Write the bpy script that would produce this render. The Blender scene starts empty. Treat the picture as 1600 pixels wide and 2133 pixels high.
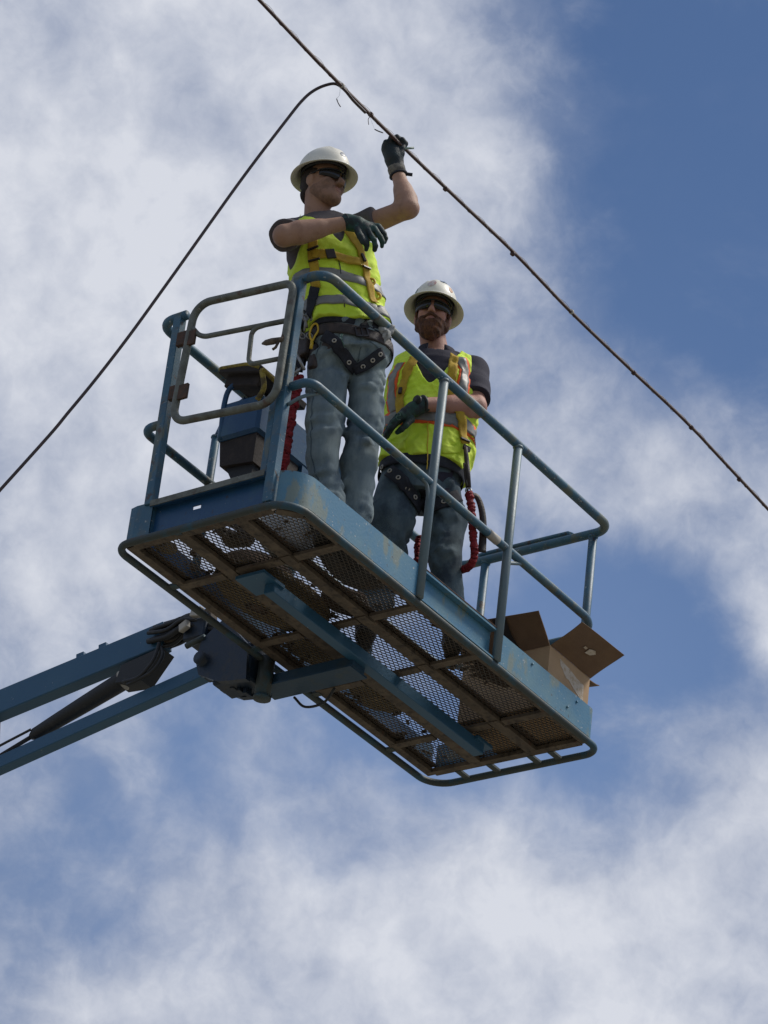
import bpy, math, random
import numpy as np
from mathutils import Vector, Matrix
random.seed(7)
rng = np.random.RandomState(5)
S = bpy.context.scene
COL = S.collection
ZO = 8.585            # height of the basket floor above the ground
V = lambda *a: np.array(a, float)
# ---------------------------------------------------------------- camera
CR = np.array([[0.565311473912968, -0.8178883303869141, 0.10715230505793227],
               [0.4722212764566264, 0.21437560801877048, -0.8550147161003958],
               [0.6763357180601939, 0.5339492276457204, 0.5074132623143862]])
CC = V(-9.06650504, -7.62114886, -6.98533902)
CF = 7130.0
cam = bpy.data.cameras.new("camera"); camo = bpy.data.objects.new("camera", cam); COL.objects.link(camo)
m = Matrix(((CR[0, 0], -CR[1, 0], -CR[2, 0], CC[0]), (CR[0, 1], -CR[1, 1], -CR[2, 1], CC[1]),
            (CR[0, 2], -CR[1, 2], -CR[2, 2], CC[2] + ZO), (0, 0, 0, 1)))
camo.matrix_world = m
cam.sensor_fit = 'VERTICAL'; cam.sensor_height = 24.0; cam.lens = CF / 2133 * 24.0
cam.clip_start = 0.1; cam.clip_end = 5000
S.camera = camo
S.render.resolution_x = 768; S.render.resolution_y = 1024
# ---------------------------------------------------------------- light
SUN_EL, SUN_AZ = math.radians(56), math.radians(132)      # azimuth clockwise from +Y
w = bpy.data.worlds.new("World"); S.world = w; w.use_nodes = True
NT = w.node_tree; NT.nodes.clear()
def wn(t, **k):
    n = NT.nodes.new(t)
    for a, b in k.items(): setattr(n, a, b)
    return n
def wl(a, b): NT.links.new(a, b)
out = wn('ShaderNodeOutputWorld'); bg = wn('ShaderNodeBackground'); bg.inputs[1].default_value = 0.1
wl(bg.outputs[0], out.inputs[0])
sky = wn('ShaderNodeTexSky', sky_type='NISHITA', sun_disc=False, sun_elevation=SUN_EL, sun_rotation=SUN_AZ,
         altitude=200, air_density=1.0, dust_density=0.4, ozone_density=2.0)
tc = wn('ShaderNodeTexCoord')
def wmath(op, a, b=None, c=None, clamp=False):
    n = wn('ShaderNodeMath', operation=op); n.use_clamp = clamp
    for i, x in enumerate((a, b, c)):
        if x is None: continue
        if isinstance(x, (int, float)): n.inputs[i].default_value = x
        else: wl(x, n.inputs[i])
    return n.outputs[0]
def wnoise(scale, detail, rough, dist=0.0, off=(0, 0, 0), sc=(1, 1, 1), rot=(0, 0, 0)):
    mp = wn('ShaderNodeMapping'); mp.inputs['Location'].default_value = off; mp.inputs['Scale'].default_value = sc
    mp.inputs['Rotation'].default_value = rot
    wl(tc.outputs['Generated'], mp.inputs[0])
    n = wn('ShaderNodeTexNoise'); wl(mp.outputs[0], n.inputs['Vector'])
    n.inputs['Scale'].default_value = scale; n.inputs['Detail'].default_value = detail
    n.inputs['Roughness'].default_value = rough; n.inputs['Distortion'].default_value = dist
    return n.outputs[0]
def skydir(u, v):
    q = CR.T @ V((u - 800) / CF, (v - 1066.5) / CF, 1.0); return q / np.linalg.norm(q)
# cloud banks and clear gaps, each a soft round region of the sky (direction, radius, weight)
BANKS = [(150, 150, 520, .60), (600, 150, 430, .60), (960, 110, 230, .42), (60, 700, 450, .58), (420, 620, 360, .50), (700, 420, 260, .25), (980, 480, 220, .22),
         (200, 1050, 300, .50), (60, 1360, 180, .22), (330, 1180, 160, .2),
         (1190, 820, 150, .36), (1060, 960, 170, .30), (1340, 1010, 160, .48), (1540, 930, 190, .40), (1480, 1110, 150, .35), (1150, 1060, 130, .2),
         (1610, 1290, 85, .55), (1480, 1500, 85, .50), (1570, 1640, 85, .42), (1400, 1570, 90, .22),
         (520, 1510, 70, .28), (700, 1640, 120, .30), (560, 1600, 80, .2), (60, 1680, 120, .22),
         (1250, 2030, 420, .70), (760, 2070, 360, .62), (900, 1830, 170, .30), (1500, 1860, 240, .40), (1120, 1760, 160, .28), (120, 2110, 260, .52), (330, 1800, 130, .24), (500, 1900, 150, .3),
         (1480, 330, 380, -1.0), (1640, 660, 260, -.7), (1330, 120, 170, -.45), (1380, 600, 170, -.45),
         (1150, 1400, 260, -.42), (900, 1560, 300, -.44), (1400, 1400, 230, -.42), (680, 1700, 220, -.28), (1520, 1420, 150, -.25), (1330, 1690, 170, -.22), (1330, 1250, 170, -.35), (380, 1620, 260, -.36), (120, 1850, 190, -.38), (130, 1500, 150, -.26), (400, 2000, 90, -.15), (1250, 1620, 160, -.2)]
acc = None
for (u, v, r, k) in BANKS:
    d = skydir(u, v)
    dn = wn('ShaderNodeVectorMath', operation='DISTANCE'); wl(tc.outputs['Generated'], dn.inputs[0]); dn.inputs[1].default_value = d
    q = wmath('DIVIDE', dn.outputs['Value'], r / CF); q = wmath('MULTIPLY', q, q); q = wmath('MULTIPLY', q, -1.0)
    e = wmath('EXPONENT', q)
    acc = wmath('MULTIPLY', e, k) if acc is None else wmath('MULTIPLY_ADD', e, k, acc)
def puff(shift):
    """cloud texture sampled towards the sun by a small angle"""
    o = [sd_ * shift for sd_ in (math.sin(SUN_AZ) * math.cos(SUN_EL), math.cos(SUN_AZ) * math.cos(SUN_EL), math.sin(SUN_EL))]
    mp = wn('ShaderNodeMapping'); mp.inputs['Location'].default_value = o; wl(tc.outputs['Generated'], mp.inputs[0])
    wp = wn('ShaderNodeTexNoise'); wl(mp.outputs[0], wp.inputs['Vector']); wp.inputs['Scale'].default_value = 45; wp.inputs['Detail'].default_value = 4
    ad = wn('ShaderNodeVectorMath', operation='MULTIPLY_ADD'); wl(wp.outputs['Color'], ad.inputs[0]); ad.inputs[1].default_value = (.016, .016, .016); wl(mp.outputs[0], ad.inputs[2])
    a_ = wn('ShaderNodeTexNoise'); wl(ad.outputs[0], a_.inputs['Vector']); a_.inputs['Scale'].default_value = 16; a_.inputs['Detail'].default_value = 9; a_.inputs['Roughness'].default_value = .59
    return a_.outputs[0]
pa = puff(0.0); pb = puff(.013)
n1 = wnoise(8, 4, .5, 0, (3, 1, 7))
s = wmath('MULTIPLY_ADD', wmath('SUBTRACT', n1, .5), .9, acc)
s = wmath('MULTIPLY_ADD', wmath('SUBTRACT', pa, .5), 2.3, s)
s = wmath('ADD', s, .08)
mr = wn('ShaderNodeMapRange', interpolation_type='SMOOTHSTEP'); wl(s, mr.inputs[0])
mr.inputs[1].default_value = -.58; mr.inputs[2].default_value = .78
mr.inputs[3].default_value = 0.03; mr.inputs[4].default_value = .98
lit = wmath('MULTIPLY', wmath('SUBTRACT', pa, pb), 2.3)
n4 = wnoise(12, 6, .55, 0, (9, 2, 4))
sh = wmath('MULTIPLY_ADD', wmath('SUBTRACT', n4, .5), 1.5, wmath('MULTIPLY_ADD', s, .42, lit))
sh = wmath('ADD', sh, .25, clamp=True)
ccol = wn('ShaderNodeMix', data_type='RGBA'); wl(sh, ccol.inputs[0])
ccol.inputs[6].default_value = (2.55, 2.95, 3.95, 1); ccol.inputs[7].default_value = (5.35, 5.55, 6.1, 1)
tint = wn('ShaderNodeMix', data_type='RGBA', blend_type='MULTIPLY'); tint.inputs[0].default_value = 1
wl(sky.outputs[0], tint.inputs[6]); tint.inputs[7].default_value = (.45, .545, .655, 1)
# a thin high veil low in the sky
dn = wn('ShaderNodeVectorMath', operation='DISTANCE'); wl(tc.outputs['Generated'], dn.inputs[0]); dn.inputs[1].default_value = skydir(800, 1650)
q = wmath('DIVIDE', dn.outputs['Value'], 850 / CF); q = wmath('MULTIPLY', wmath('MULTIPLY', q, q), -1.0)
veil = wmath('MULTIPLY', wmath('EXPONENT', q), .75)
vm = wn('ShaderNodeMix', data_type='RGBA'); wl(veil, vm.inputs[0]); wl(tint.outputs[2], vm.inputs[6]); vm.inputs[7].default_value = (1.50, 2.25, 3.95, 1)
# thin torn wisps over the clear parts, none in the deep blue
n5 = wnoise(13, 9, .62, .25, (4, 8, 1), (1, 1, 2.0), (.35, .2, 0))
ws = wn('ShaderNodeMapRange', interpolation_type='SMOOTHSTEP'); wl(n5, ws.inputs[0]); ws.inputs[1].default_value = .47; ws.inputs[2].default_value = .74; ws.inputs[4].default_value = .62
dn = wn('ShaderNodeVectorMath', operation='DISTANCE'); wl(tc.outputs['Generated'], dn.inputs[0]); dn.inputs[1].default_value = skydir(1500, 330)
q = wmath('DIVIDE', dn.outputs['Value'], 480 / CF); keep = wmath('SUBTRACT', 1.0, wmath('EXPONENT', wmath('MULTIPLY', wmath('MULTIPLY', q, q), -1.0)))
wsp = wmath('MULTIPLY', ws.outputs[0], keep)
dens = wmath('MULTIPLY_ADD', wmath('SUBTRACT', 1.0, mr.outputs[0]), wsp, mr.outputs[0])
mx = wn('ShaderNodeMix', data_type='RGBA'); mx.clamp_factor = True; wl(dens, mx.inputs[0]); wl(vm.outputs[2], mx.inputs[6]); wl(ccol.outputs[2], mx.inputs[7])
wl(mx.outputs[2], bg.inputs[0])

sun = bpy.data.lights.new("sun", 'SUN'); sun.energy = 2.3; sun.angle = math.radians(18); sun.color = (1.0, .95, .87)
suno = bpy.data.objects.new("sun", sun); COL.objects.link(suno)
sd = Vector((math.sin(SUN_AZ) * math.cos(SUN_EL), math.cos(SUN_AZ) * math.cos(SUN_EL), math.sin(SUN_EL)))
suno.rotation_euler = sd.to_track_quat('Z', 'Y').to_euler(); suno.location = (0, 0, 30)
S.view_settings.view_transform = 'Standard'; S.view_settings.look = 'None'
S.view_settings.exposure = 0.36; S.view_settings.gamma = 1.0
S.render.engine = 'CYCLES'

# ---------------------------------------------------------------- placing helpers (basket frame: x along, y across, z up)
def ray(u, v):
    q = CR.T @ V((u - 800) / CF, (v - 1066.5) / CF, 1.0); return q / np.linalg.norm(q)
def P(u, v, ax, val):                     # point of a real plane (x, y or z = val) seen at that place of the photo
    r = ray(u, v); return CC + r * ((val - CC[ax]) / r[ax])
NF = V(-.785, -.62, 0); NF /= np.linalg.norm(NF)
def F(u, v, s, p0):                       # point on a person's upright plane, s metres towards the front
    r = ray(u, v); p0 = V(p0[0], p0[1], 0)
    return CC + r * ((s - (CC - p0) @ NF) / (r @ NF))

# ---------------------------------------------------------------- materials
def mat(name, base, rough=.6, metal=0.0, var=(), bump=0.0, bscale=60, spec=.5, sheen=0.0, coat=0.0, emit=None):
    """var: list of (colour, noise scale, low, high, strength, stretch) mixed over the base"""
    M = bpy.data.materials.new(name); M.use_nodes = True; nt = M.node_tree; L = nt.links
    b = nt.nodes['Principled BSDF']
    b.inputs['Roughness'].default_value = rough; b.inputs['Metallic'].default_value = metal
    b.inputs['Specular IOR Level'].default_value = spec
    if coat: b.inputs['Coat Weight'].default_value = coat
    if sheen: b.inputs['Sheen Weight'].default_value = sheen
    t = nt.nodes.new('ShaderNodeTexCoord'); cur = None
    for i, (c, sc, lo, hi, k, st) in enumerate(var):
        mp = nt.nodes.new('ShaderNodeMapping'); mp.inputs['Scale'].default_value = st; mp.inputs['Location'].default_value = (i * 3.1, i * 1.7, i * 5.3)
        L.new(t.outputs['Object'], mp.inputs[0])
        n = nt.nodes.new('ShaderNodeTexNoise'); n.inputs['Scale'].default_value = sc; n.inputs['Detail'].default_value = 7; n.inputs['Roughness'].default_value = .62
        L.new(mp.outputs[0], n.inputs['Vector'])
        r = nt.nodes.new('ShaderNodeMapRange'); r.inputs[1].default_value = lo; r.inputs[2].default_value = hi; r.inputs[4].default_value = k
        L.new(n.outputs[0], r.inputs[0])
        x = nt.nodes.new('ShaderNodeMix'); x.data_type = 'RGBA'; L.new(r.outputs[0], x.inputs[0])
        if cur is None: x.inputs[6].default_value = (*base, 1)
        else: L.new(cur, x.inputs[6])
        x.inputs[7].default_value = (*c, 1); cur = x.outputs[2]
    if cur is None: b.inputs['Base Color'].default_value = (*base, 1)
    else: L.new(cur, b.inputs['Base Color'])
    if bump:
        n = nt.nodes.new('ShaderNodeTexNoise'); n.inputs['Scale'].default_value = bscale; n.inputs['Detail'].default_value = 5
        L.new(t.outputs['Object'], n.inputs['Vector'])
        bp = nt.nodes.new('ShaderNodeBump'); bp.inputs['Strength'].default_value = bump; bp.inputs['Distance'].default_value = .01
        L.new(n.outputs[0], bp.inputs['Height']); L.new(bp.outputs[0], b.inputs['Normal'])
    return M
ONE = (1, 1, 1)
M = {}
M['blue'] = mat('blue_paint', (.035, .105, .165), .5, 0, [((.06, .15, .20), 5, .45, .65, .7, ONE), ((.10, .12, .12), 14, .50, .66, .6, ONE), ((.13, .14, .10), 9, .56, .63, .75, (1, 1, .5)), ((.36, .38, .36), 55, .64, .665, .8, (.6, .6, 1.5)), ((.07, .035, .02), 22, .60, .66, .8, ONE)], .08, 90)
M['toe'] = mat('blue_board_paint', (.06, .185, .29), .45, 0, [((.12, .23, .27), 4, .42, .62, .8, ONE), ((.20, .22, .16), 7, .57, .62, .75, (1, 1, .45)), ((.42, .44, .42), 60, .645, .67, .8, ONE), ((.07, .045, .03), 30, .64, .69, .8, ONE)], .08, 80)
M['blued'] = mat('deep_blue_paint', (.016, .070, .16), .38, 0, [((.05, .13, .18), 6, .5, .7, .6, ONE), ((.30, .31, .28), 60, .69, .72, .8, ONE), ((.05, .03, .02), 22, .64, .72, .7, ONE)], .06, 80)
M['boom'] = mat('boom_blue_paint', (.022, .09, .17), .45, 0, [((.035, .11, .18), 3, .4, .7, .6, ONE), ((.35, .37, .37), 55, .70, .73, .7, ONE), ((.05, .04, .03), 18, .66, .74, .6, ONE)], .04, 60)
M['grime'] = mat('grimy_steel', (.105, .080, .058), .8, .1, [((.17, .13, .09), 12, .45, .65, .8, ONE), ((.045, .035, .028), 30, .5, .65, .8, ONE), ((.12, .05, .025), 20, .6, .7, .7, ONE)], .25, 120)
M['bumper'] = mat('worn_dark_tube', (.055, .065, .06), .6, .2, [((.03, .09, .13), 6, .5, .6, .8, ONE), ((.12, .06, .03), 30, .62, .7, .7, ONE)], .12, 100)
M['mesh'] = mat('expanded_steel', (.09, .078, .068), .65, .3, [((.11, .07, .04), 8, .5, .7, .6, ONE)], 0)
M['gate'] = mat('worn_gate_steel', (.16, .165, .135), .55, .15, [((.09, .085, .065), 18, .45, .62, .8, ONE), ((.30, .30, .26), 45, .64, .70, .7, ONE), ((.10, .05, .03), 14, .60, .68, .8, ONE)], .15, 120)
M['galv'] = mat('bare_scuffed_post', (.15, .19, .20), .5, .1, [((.10, .16, .19), 9, .45, .6, .8, (1, 1, .6)), ((.12, .07, .04), 22, .62, .7, .7, ONE)], .1, 90)
M['rust'] = mat('rusty_steel', (.11, .055, .035), .85, .1, [((.06, .045, .035), 40, .4, .6, .8, ONE)], .3, 150)
M['black'] = mat('black_rubber', (.018, .018, .019), .6, 0, [((.05, .045, .04), 30, .55, .7, .6, ONE)], .1, 120)
M['yellowpaint'] = mat('cracked_yellow_foam', (.36, .27, .05), .8, 0, [((.08, .06, .03), 25, .45, .6, .9, ONE)], .6, 60)
M['skin'] = mat('skin', (.36, .20, .13), .6, 0, [((.40, .22, .13), 9, .4, .65, .8, ONE), ((.22, .11, .065), 30, .50, .72, .5, ONE)], .25, 220)
M['skinred'] = mat('ruddy_skin', (.41, .20, .14), .6, 0, [((.46, .21, .15), 9, .4, .65, .8, ONE), ((.26, .11, .07), 30, .50, .72, .5, ONE)], .25, 220)
M['stubble'] = mat('stubble', (.20, .115, .075), .8, 0, [((.32, .18, .118), 30, .38, .58, .95, ONE)], .4, 400)
M['beard'] = mat('red_brown_beard', (.095, .036, .018), .85, 0, [((.22, .085, .036), 70, .45, .65, .8, (1, 1, .4)), ((.03, .014, .01), 120, .5, .65, .8, (1, 1, .3))], .8, 260)
M['hair'] = mat('dark_hair', (.028, .018, .014), .8, 0, [((.07, .045, .03), 160, .5, .7, .6, ONE)], .6, 300)
M['lip'] = mat('lips', (.30, .12, .10), .5)
M['hat'] = mat('white_hat_shell', (.82, .78, .66), .48, 0, [((.66, .63, .52), 8, .45, .7, .6, ONE), ((.25, .22, .18), 80, .68, .73, .6, ONE)], .03, 60, coat=.1)
M['glass'] = mat('dark_lens', (.006, .006, .007), .22, 0, coat=0)
M['tee'] = mat('faded_grey_cotton', (.085, .072, .072), .9, 0, [((.12, .10, .095), 9, .4, .65, .7, ONE)], .25, 220)
M['polo'] = mat('dark_navy_knit', (.020, .018, .034), .9, 0, [((.03, .026, .042), 12, .4, .65, .7, ONE)], .25, 260)
M['lime'] = mat('lime_safety_mesh', (.66, .86, .04), .75, 0, [((.78, .93, .10), 10, .4, .65, .7, ONE), ((.52, .72, .03), 16, .58, .75, .6, ONE)], .35, 300)
M['silver'] = mat('grey_reflective_tape', (.20, .195, .175), .5, .1, [((.27, .26, .235), 20, .4, .65, .7, ONE)], .1, 200)
M['orange'] = mat('orange_trim', (.85, .12, .02), .7)
M['strap'] = mat('yellow_webbing', (.50, .32, .02), .8, 0, [((.35, .20, .02), 30, .45, .65, .7, ONE)], .3, 260)
M['blackweb'] = mat('black_webbing', (.014, .015, .022), .8, 0, [((.04, .04, .05), 40, .5, .7, .6, ONE)], .3, 260)
M['leather'] = mat('dark_leather', (.03, .02, .016), .6, 0, [((.08, .05, .035), 25, .5, .7, .7, ONE)], .3, 140)
M['buckle'] = mat('scuffed_buckle_steel', (.30, .29, .27), .35, .8)
M['darksteel'] = mat('dark_buckle', (.05, .045, .045), .4, .6)
M['denim'] = mat('faded_denim', (.145, .190, .210), .9, 0, [((.25, .30, .295), 6, .42, .62, .85, (1.4, 1.4, .6)), ((.045, .08, .115), 9, .5, .68, .8, (1, 1, .5)), ((.22, .25, .22), 11, .60, .72, .55, ONE)], .4, 320)
M['denimd'] = mat('dark_denim', (.072, .108, .128), .9, 0, [((.14, .185, .20), 6, .45, .65, .85, (1.4, 1.4, .6)), ((.018, .03, .05), 10, .5, .68, .8, ONE)], .4, 320)
M['glove'] = mat('green_black_glove', (.012, .055, .040), .6, 0, [((.006, .010, .012), 22, .42, .56, .9, ONE), ((.03, .11, .08), 50, .6, .7, .5, ONE)], .3, 220)
M['gloved'] = mat('dark_worn_glove', (.010, .020, .024), .65, 0, [((.05, .03, .03), 30, .55, .66, .7, ONE), ((.02, .045, .045), 18, .5, .65, .6, ONE)], .3, 220)
M['cuff'] = mat('grey_knit_cuff', (.20, .185, .155), .9, 0, [((.09, .08, .07), 50, .45, .6, .7, ONE)], .5, 260)
M['boot'] = mat('brown_boot_leather', (.04, .025, .018), .65, 0, [((.08, .05, .03), 25, .5, .7, .7, ONE)], .2, 120)
M['red'] = mat('red_elastic_web', (.26, .012, .018), .8, 0, [((.14, .006, .012), 40, .45, .6, .8, ONE), ((.36, .05, .045), 70, .62, .7, .6, ONE)], .5, 160)
M['card'] = mat('brown_cardboard', (.46, .30, .165), .85, 0, [((.38, .24, .13), 5, .4, .65, .8, ONE), ((.42, .28, .16), 30, .55, .7, .4, (1, 1, .2))], .08, 90)
M['cardin'] = mat('cardboard_inside', (.155, .09, .05), .9, 0, [((.20, .12, .065), 7, .4, .65, .8, ONE)], .1, 90)
M['torn'] = mat('torn_label_paper', (.56, .47, .37), .9, 0, [((.40, .29, .18), 45, .48, .6, .8, ONE)], .3, 100)
M['tape'] = mat('black_gap_tape', (.02, .014, .012), .7)
M['cable'] = mat('weathered_brown_cable', (.060, .026, .020), .6, 0, [((.095, .050, .030), 40, .5, .65, .7, ONE), ((.05, .02, .02), 22, .5, .65, .7, ONE)], .1, 200)
M['strand'] = mat('dull_strand_wire', (.10, .07, .045), .6, .3)
M['dropc'] = mat('dark_cable_jacket', (.045, .028, .026), .5, 0, [((.08, .04, .035), 20, .5, .65, .6, ONE)], 0)
M['clip'] = mat('pale_tie', (.42, .38, .32), .6)
M['wire'] = mat('grey_wire', (.16, .16, .17), .5, .5)
M['rag'] = mat('dirty_white_cloth', (.42, .42, .40), .95, 0, [((.22, .22, .20), 25, .45, .62, .8, ONE)], .5, 120)
M['white'] = mat('white_plastic', (.55, .54, .50), .6, 0, [((.28, .26, .22), 40, .6, .68, .8, ONE)], .1, 60)
M['yellow'] = mat('yellow_handle', (.65, .42, .02), .5)
M['debris'] = mat('dry_leaf_debris', (.085, .050, .032), .95, 0, [((.11, .07, .04), 30, .45, .62, .8, ONE), ((.03, .018, .012), 50, .45, .62, .8, ONE)], .5, 120)
M['mat'] = mat('dark_tarp', (.045, .045, .050), .7, 0, [((.08, .07, .06), 14, .45, .65, .8, ONE)], .3, 100)
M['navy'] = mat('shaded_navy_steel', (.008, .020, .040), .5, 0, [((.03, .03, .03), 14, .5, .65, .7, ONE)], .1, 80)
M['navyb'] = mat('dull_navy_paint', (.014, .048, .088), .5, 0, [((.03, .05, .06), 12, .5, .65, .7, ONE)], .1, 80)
M['soot'] = mat('sooty_brown_steel', (.030, .022, .019), .8, 0, [((.055, .04, .032), 18, .5, .65, .8, ONE)], .2, 90)
M['tan'] = mat('tan_cloth', (.26, .19, .10), .95, 0, [((.16, .11, .06), 14, .45, .62, .8, ONE)], .4, 100)
M['stgreen'] = mat('green_sticker', (.06, .13, .10), .5, 0, [((.30, .38, .33), 60, .52, .56, .9, ONE)])
M['stred'] = mat('red_print_sticker', (.60, .52, .49), .5, 0, [((.40, .12, .10), 90, .55, .60, .8, ONE)])
M['stblue'] = mat('blue_sticker', (.03, .06, .11), .4, 0, [((.30, .35, .40), 70, .56, .60, .8, ONE)])
M['storange'] = mat('orange_sticker', (.42, .15, .03), .5, 0, [((.06, .03, .02), 60, .52, .58, .8, ONE)])
M['ground'] = mat('grass_and_gravel_ground', (.22, .20, .165), .95, 0, [((.26, .24, .20), .6, .45, .6, .8, ONE), ((.08, .09, .05), 5, .4, .65, .7, ONE)], .4, 8)

# ---------------------------------------------------------------- mesh helpers
def norm(a):
    a = np.asarray(a, float); n = np.linalg.norm(a); return a / n if n > 1e-12 else a
class MB:
    def __init__(s): s.v = []; s.f = []; s.n = 0; s.sm = []
    def add(s, v, f, smooth=True):
        v = np.asarray(v, float).reshape(-1, 3); s.v.append(v)
        for q in f: s.f.append(tuple(int(i) + s.n for i in q)); s.sm.append(smooth)
        s.n += len(v)
    def box(s, a, b): s.obox((V(*a) + V(*b)) / 2, np.eye(3), (V(*b) - V(*a)) / 2)
    def obox(s, c, ax, h, bev=.12):
        # chamfered box: centre, rows of ax = axes, half sizes
        ax = np.asarray(ax, float); h = np.asarray(h, float); e = min(h) * bev
        pts = []; idx = {}
        for sx in (-1, 1):
            for sy in (-1, 1):
                for sz in (-1, 1):
                    for k in range(3):
                        q = V(sx, sy, sz) * (h - e); q[k] = (sx, sy, sz)[k] * h[k]
                        idx[(sx, sy, sz, k)] = len(pts); pts.append(np.asarray(c) + q @ ax)
        fs = []
        for k in range(3):
            a, b = [(1, 2), (2, 0), (0, 1)][k]
            for sg in (-1, 1):
                loop = []
                for (p, q) in ((-1, -1), (1, -1), (1, 1), (-1, 1)):
                    t = [0, 0, 0]; t[k] = sg; t[a] = p; t[b] = q; loop.append(idx[(*t, k)])
                fs.append(loop if sg > 0 else loop[::-1])
        for k in range(3):
            a, b = [(1, 2), (2, 0), (0, 1)][k]
            for p in (-1, 1):
                for q in (-1, 1):
                    t0 = [0, 0, 0]; t0[k] = -1; t0[a] = p; t0[b] = q; t1 = list(t0); t1[k] = 1
                    loop = [idx[(*t0, a)], idx[(*t1, a)], idx[(*t1, b)], idx[(*t0, b)]]
                    fs.append(loop if p * q < 0 else loop[::-1])
        for sx in (-1, 1):
            for sy in (-1, 1):
                for sz in (-1, 1):
                    l = [idx[(sx, sy, sz, k)] for k in range(3)]
                    fs.append(l if sx * sy * sz > 0 else l[::-1])
        s.add(pts, fs, False)
    def bar(s, a, b, w, h, up=(0, 0, 1)):
        a = np.asarray(a, float); b = np.asarray(b, float); t = norm(b - a); sd_ = norm(np.cross(up, t)); u = np.cross(t, sd_)
        s.obox((a + b) / 2, [t, sd_, u], (np.linalg.norm(b - a) / 2, w / 2, h / 2))
    def tube(s, pts, r, n=12, closed=False, cap=True):
        pts = [np.asarray(p, float) for p in pts]; m = len(pts)
        rr = r if hasattr(r, '__len__') else [r] * m
        T = []
        for i in range(m):
            if closed: t = pts[(i + 1) % m] - pts[i - 1]
            else: t = pts[min(i + 1, m - 1)] - pts[max(i - 1, 0)]
            T.append(norm(t))
        u = norm(np.cross(T[0], V(0, 0, 1) if abs(T[0][2]) < .9 else V(1, 0, 0)))
        vs = []
        for i in range(m):
            u = norm(u - T[i] * (u @ T[i])); w_ = np.cross(T[i], u)
            for k in range(n):
                a = 2 * math.pi * k / n; vs.append(pts[i] + rr[i] * (math.cos(a) * u + math.sin(a) * w_))
        fs = []
        for i in range(m if closed else m - 1):
            j = (i + 1) % m
            for k in range(n):
                k2 = (k + 1) % n; fs.append((i * n + k, i * n + k2, j * n + k2, j * n + k))
        if cap and not closed:
            fs.append(tuple(range(n))[::-1]); fs.append(tuple((m - 1) * n + k for k in range(n)))
        s.add(vs, fs)
    def loft(s, rings, cap=True, closed=False):
        n = len(rings[0]); m = len(rings); fs = []
        for i in range(m - 1 + (1 if closed else 0)):
            j = (i + 1) % m
            for k in range(n):
                k2 = (k + 1) % n; fs.append((i * n + k, i * n + k2, j * n + k2, j * n + k))
        if cap and not closed: fs.append(tuple(range(n))[::-1]); fs.append(tuple((m - 1) * n + k for k in range(n)))
        s.add(np.concatenate([np.asarray(r) for r in rings]), fs)
    def prism(s, poly, d):              # planar polygon extruded by vector d
        n = len(poly); a = [np.asarray(p, float) for p in poly]; b = [p + np.asarray(d, float) for p in a]
        s.add(a + b, [tuple(range(n))[::-1], tuple(range(n, 2 * n))] + [(i, (i + 1) % n, n + (i + 1) % n, n + i) for i in range(n)], False)
def fillet(pts, r, closed=False, n=7):
    pts = [np.asarray(p, float) for p in pts]; out_ = []; m = len(pts)
    for i in range(m):
        if not closed and i in (0, m - 1): out_.append(pts[i]); continue
        a, b, c = pts[i - 1], pts[i], pts[(i + 1) % m]
        rr = r[i] if hasattr(r, '__len__') else r
        d = min(rr, np.linalg.norm(a - b) * .49, np.linalg.norm(c - b) * .49)
        if d < 1e-4: out_.append(b); continue
        p, q = b + norm(a - b) * d, b + norm(c - b) * d
        # bend close to a circular arc
        for k in range(n + 1):
            t = k / n; w1 = 1.0 * (1 - t) ** 2; w2 = 2 * t * (1 - t) * .75; w3 = t * t
            out_.append((w1 * p + w2 * b + w3 * q) / (w1 + w2 + w3))
    return out_
def crom(pts, n=8):
    pts = [np.asarray(p, float) for p in pts]; q = [2 * pts[0] - pts[1]] + pts + [2 * pts[-1] - pts[-2]]; o = []
    for i in range(1, len(q) - 2):
        for k in range(n):
            t = k / n; a, b, c, d = q[i - 1], q[i], q[i + 1], q[i + 2]
            o.append(.5 * ((2 * b) + (-a + c) * t + (2 * a - 5 * b + 4 * c - d) * t * t + (-a + 3 * b - 3 * c + d) * t ** 3))
    o.append(pts[-1]); return o
def tagp(o, label=None, cat=None, group=None, kind=None):
    if label: o['label'] = label
    if cat: o['category'] = cat
    if group: o['group'] = group
    if kind: o['kind'] = kind
    return o
BASE = {}
def thing(name, base, label, cat, group=None):
    o = bpy.data.objects.new(name, None); COL.objects.link(o); o.empty_display_size = .1
    o.location = (base[0], base[1], base[2] + ZO); BASE[o] = np.asarray(base, float)
    return tagp(o, label, cat, group)
def obj(name, mb, mt, parent=None, label=None, base=None, autosmooth=True):
    me = bpy.data.meshes.new(name)
    vv = np.concatenate(mb.v) if mb.v else np.zeros((0, 3))
    b = BASE[parent] if parent in BASE else (np.asarray(base, float) if base is not None else V(0, 0, 0))
    vv = vv - b
    me.from_pydata(vv.tolist(), [], mb.f); me.update()
    me.polygons.foreach_set('use_smooth', np.array(mb.sm, bool))
    me.materials.append(M[mt]); o = bpy.data.objects.new(name, me); COL.objects.link(o)
    if parent is not None: o.parent = parent
    else: o.location = (b[0], b[1], b[2] + ZO)
    BASE[o] = b
    if label: o['label'] = label
    return o
def obj_each(name, mb, mt, parent=None, label=None):      # one object for every separate piece
    i = 0; res = []
    for ch in mb.v:
        n_ = len(ch); sub_ = MB(); fs = [(f, s_) for f, s_ in zip(mb.f, mb.sm) if i <= f[0] < i + n_]
        sub_.v = [ch]; sub_.n = n_; sub_.f = [tuple(k - i for k in f) for f, _ in fs]; sub_.sm = [s_ for _, s_ in fs]
        res.append(obj(name, sub_, mt, parent, label)); i += n_
    return res

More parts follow.
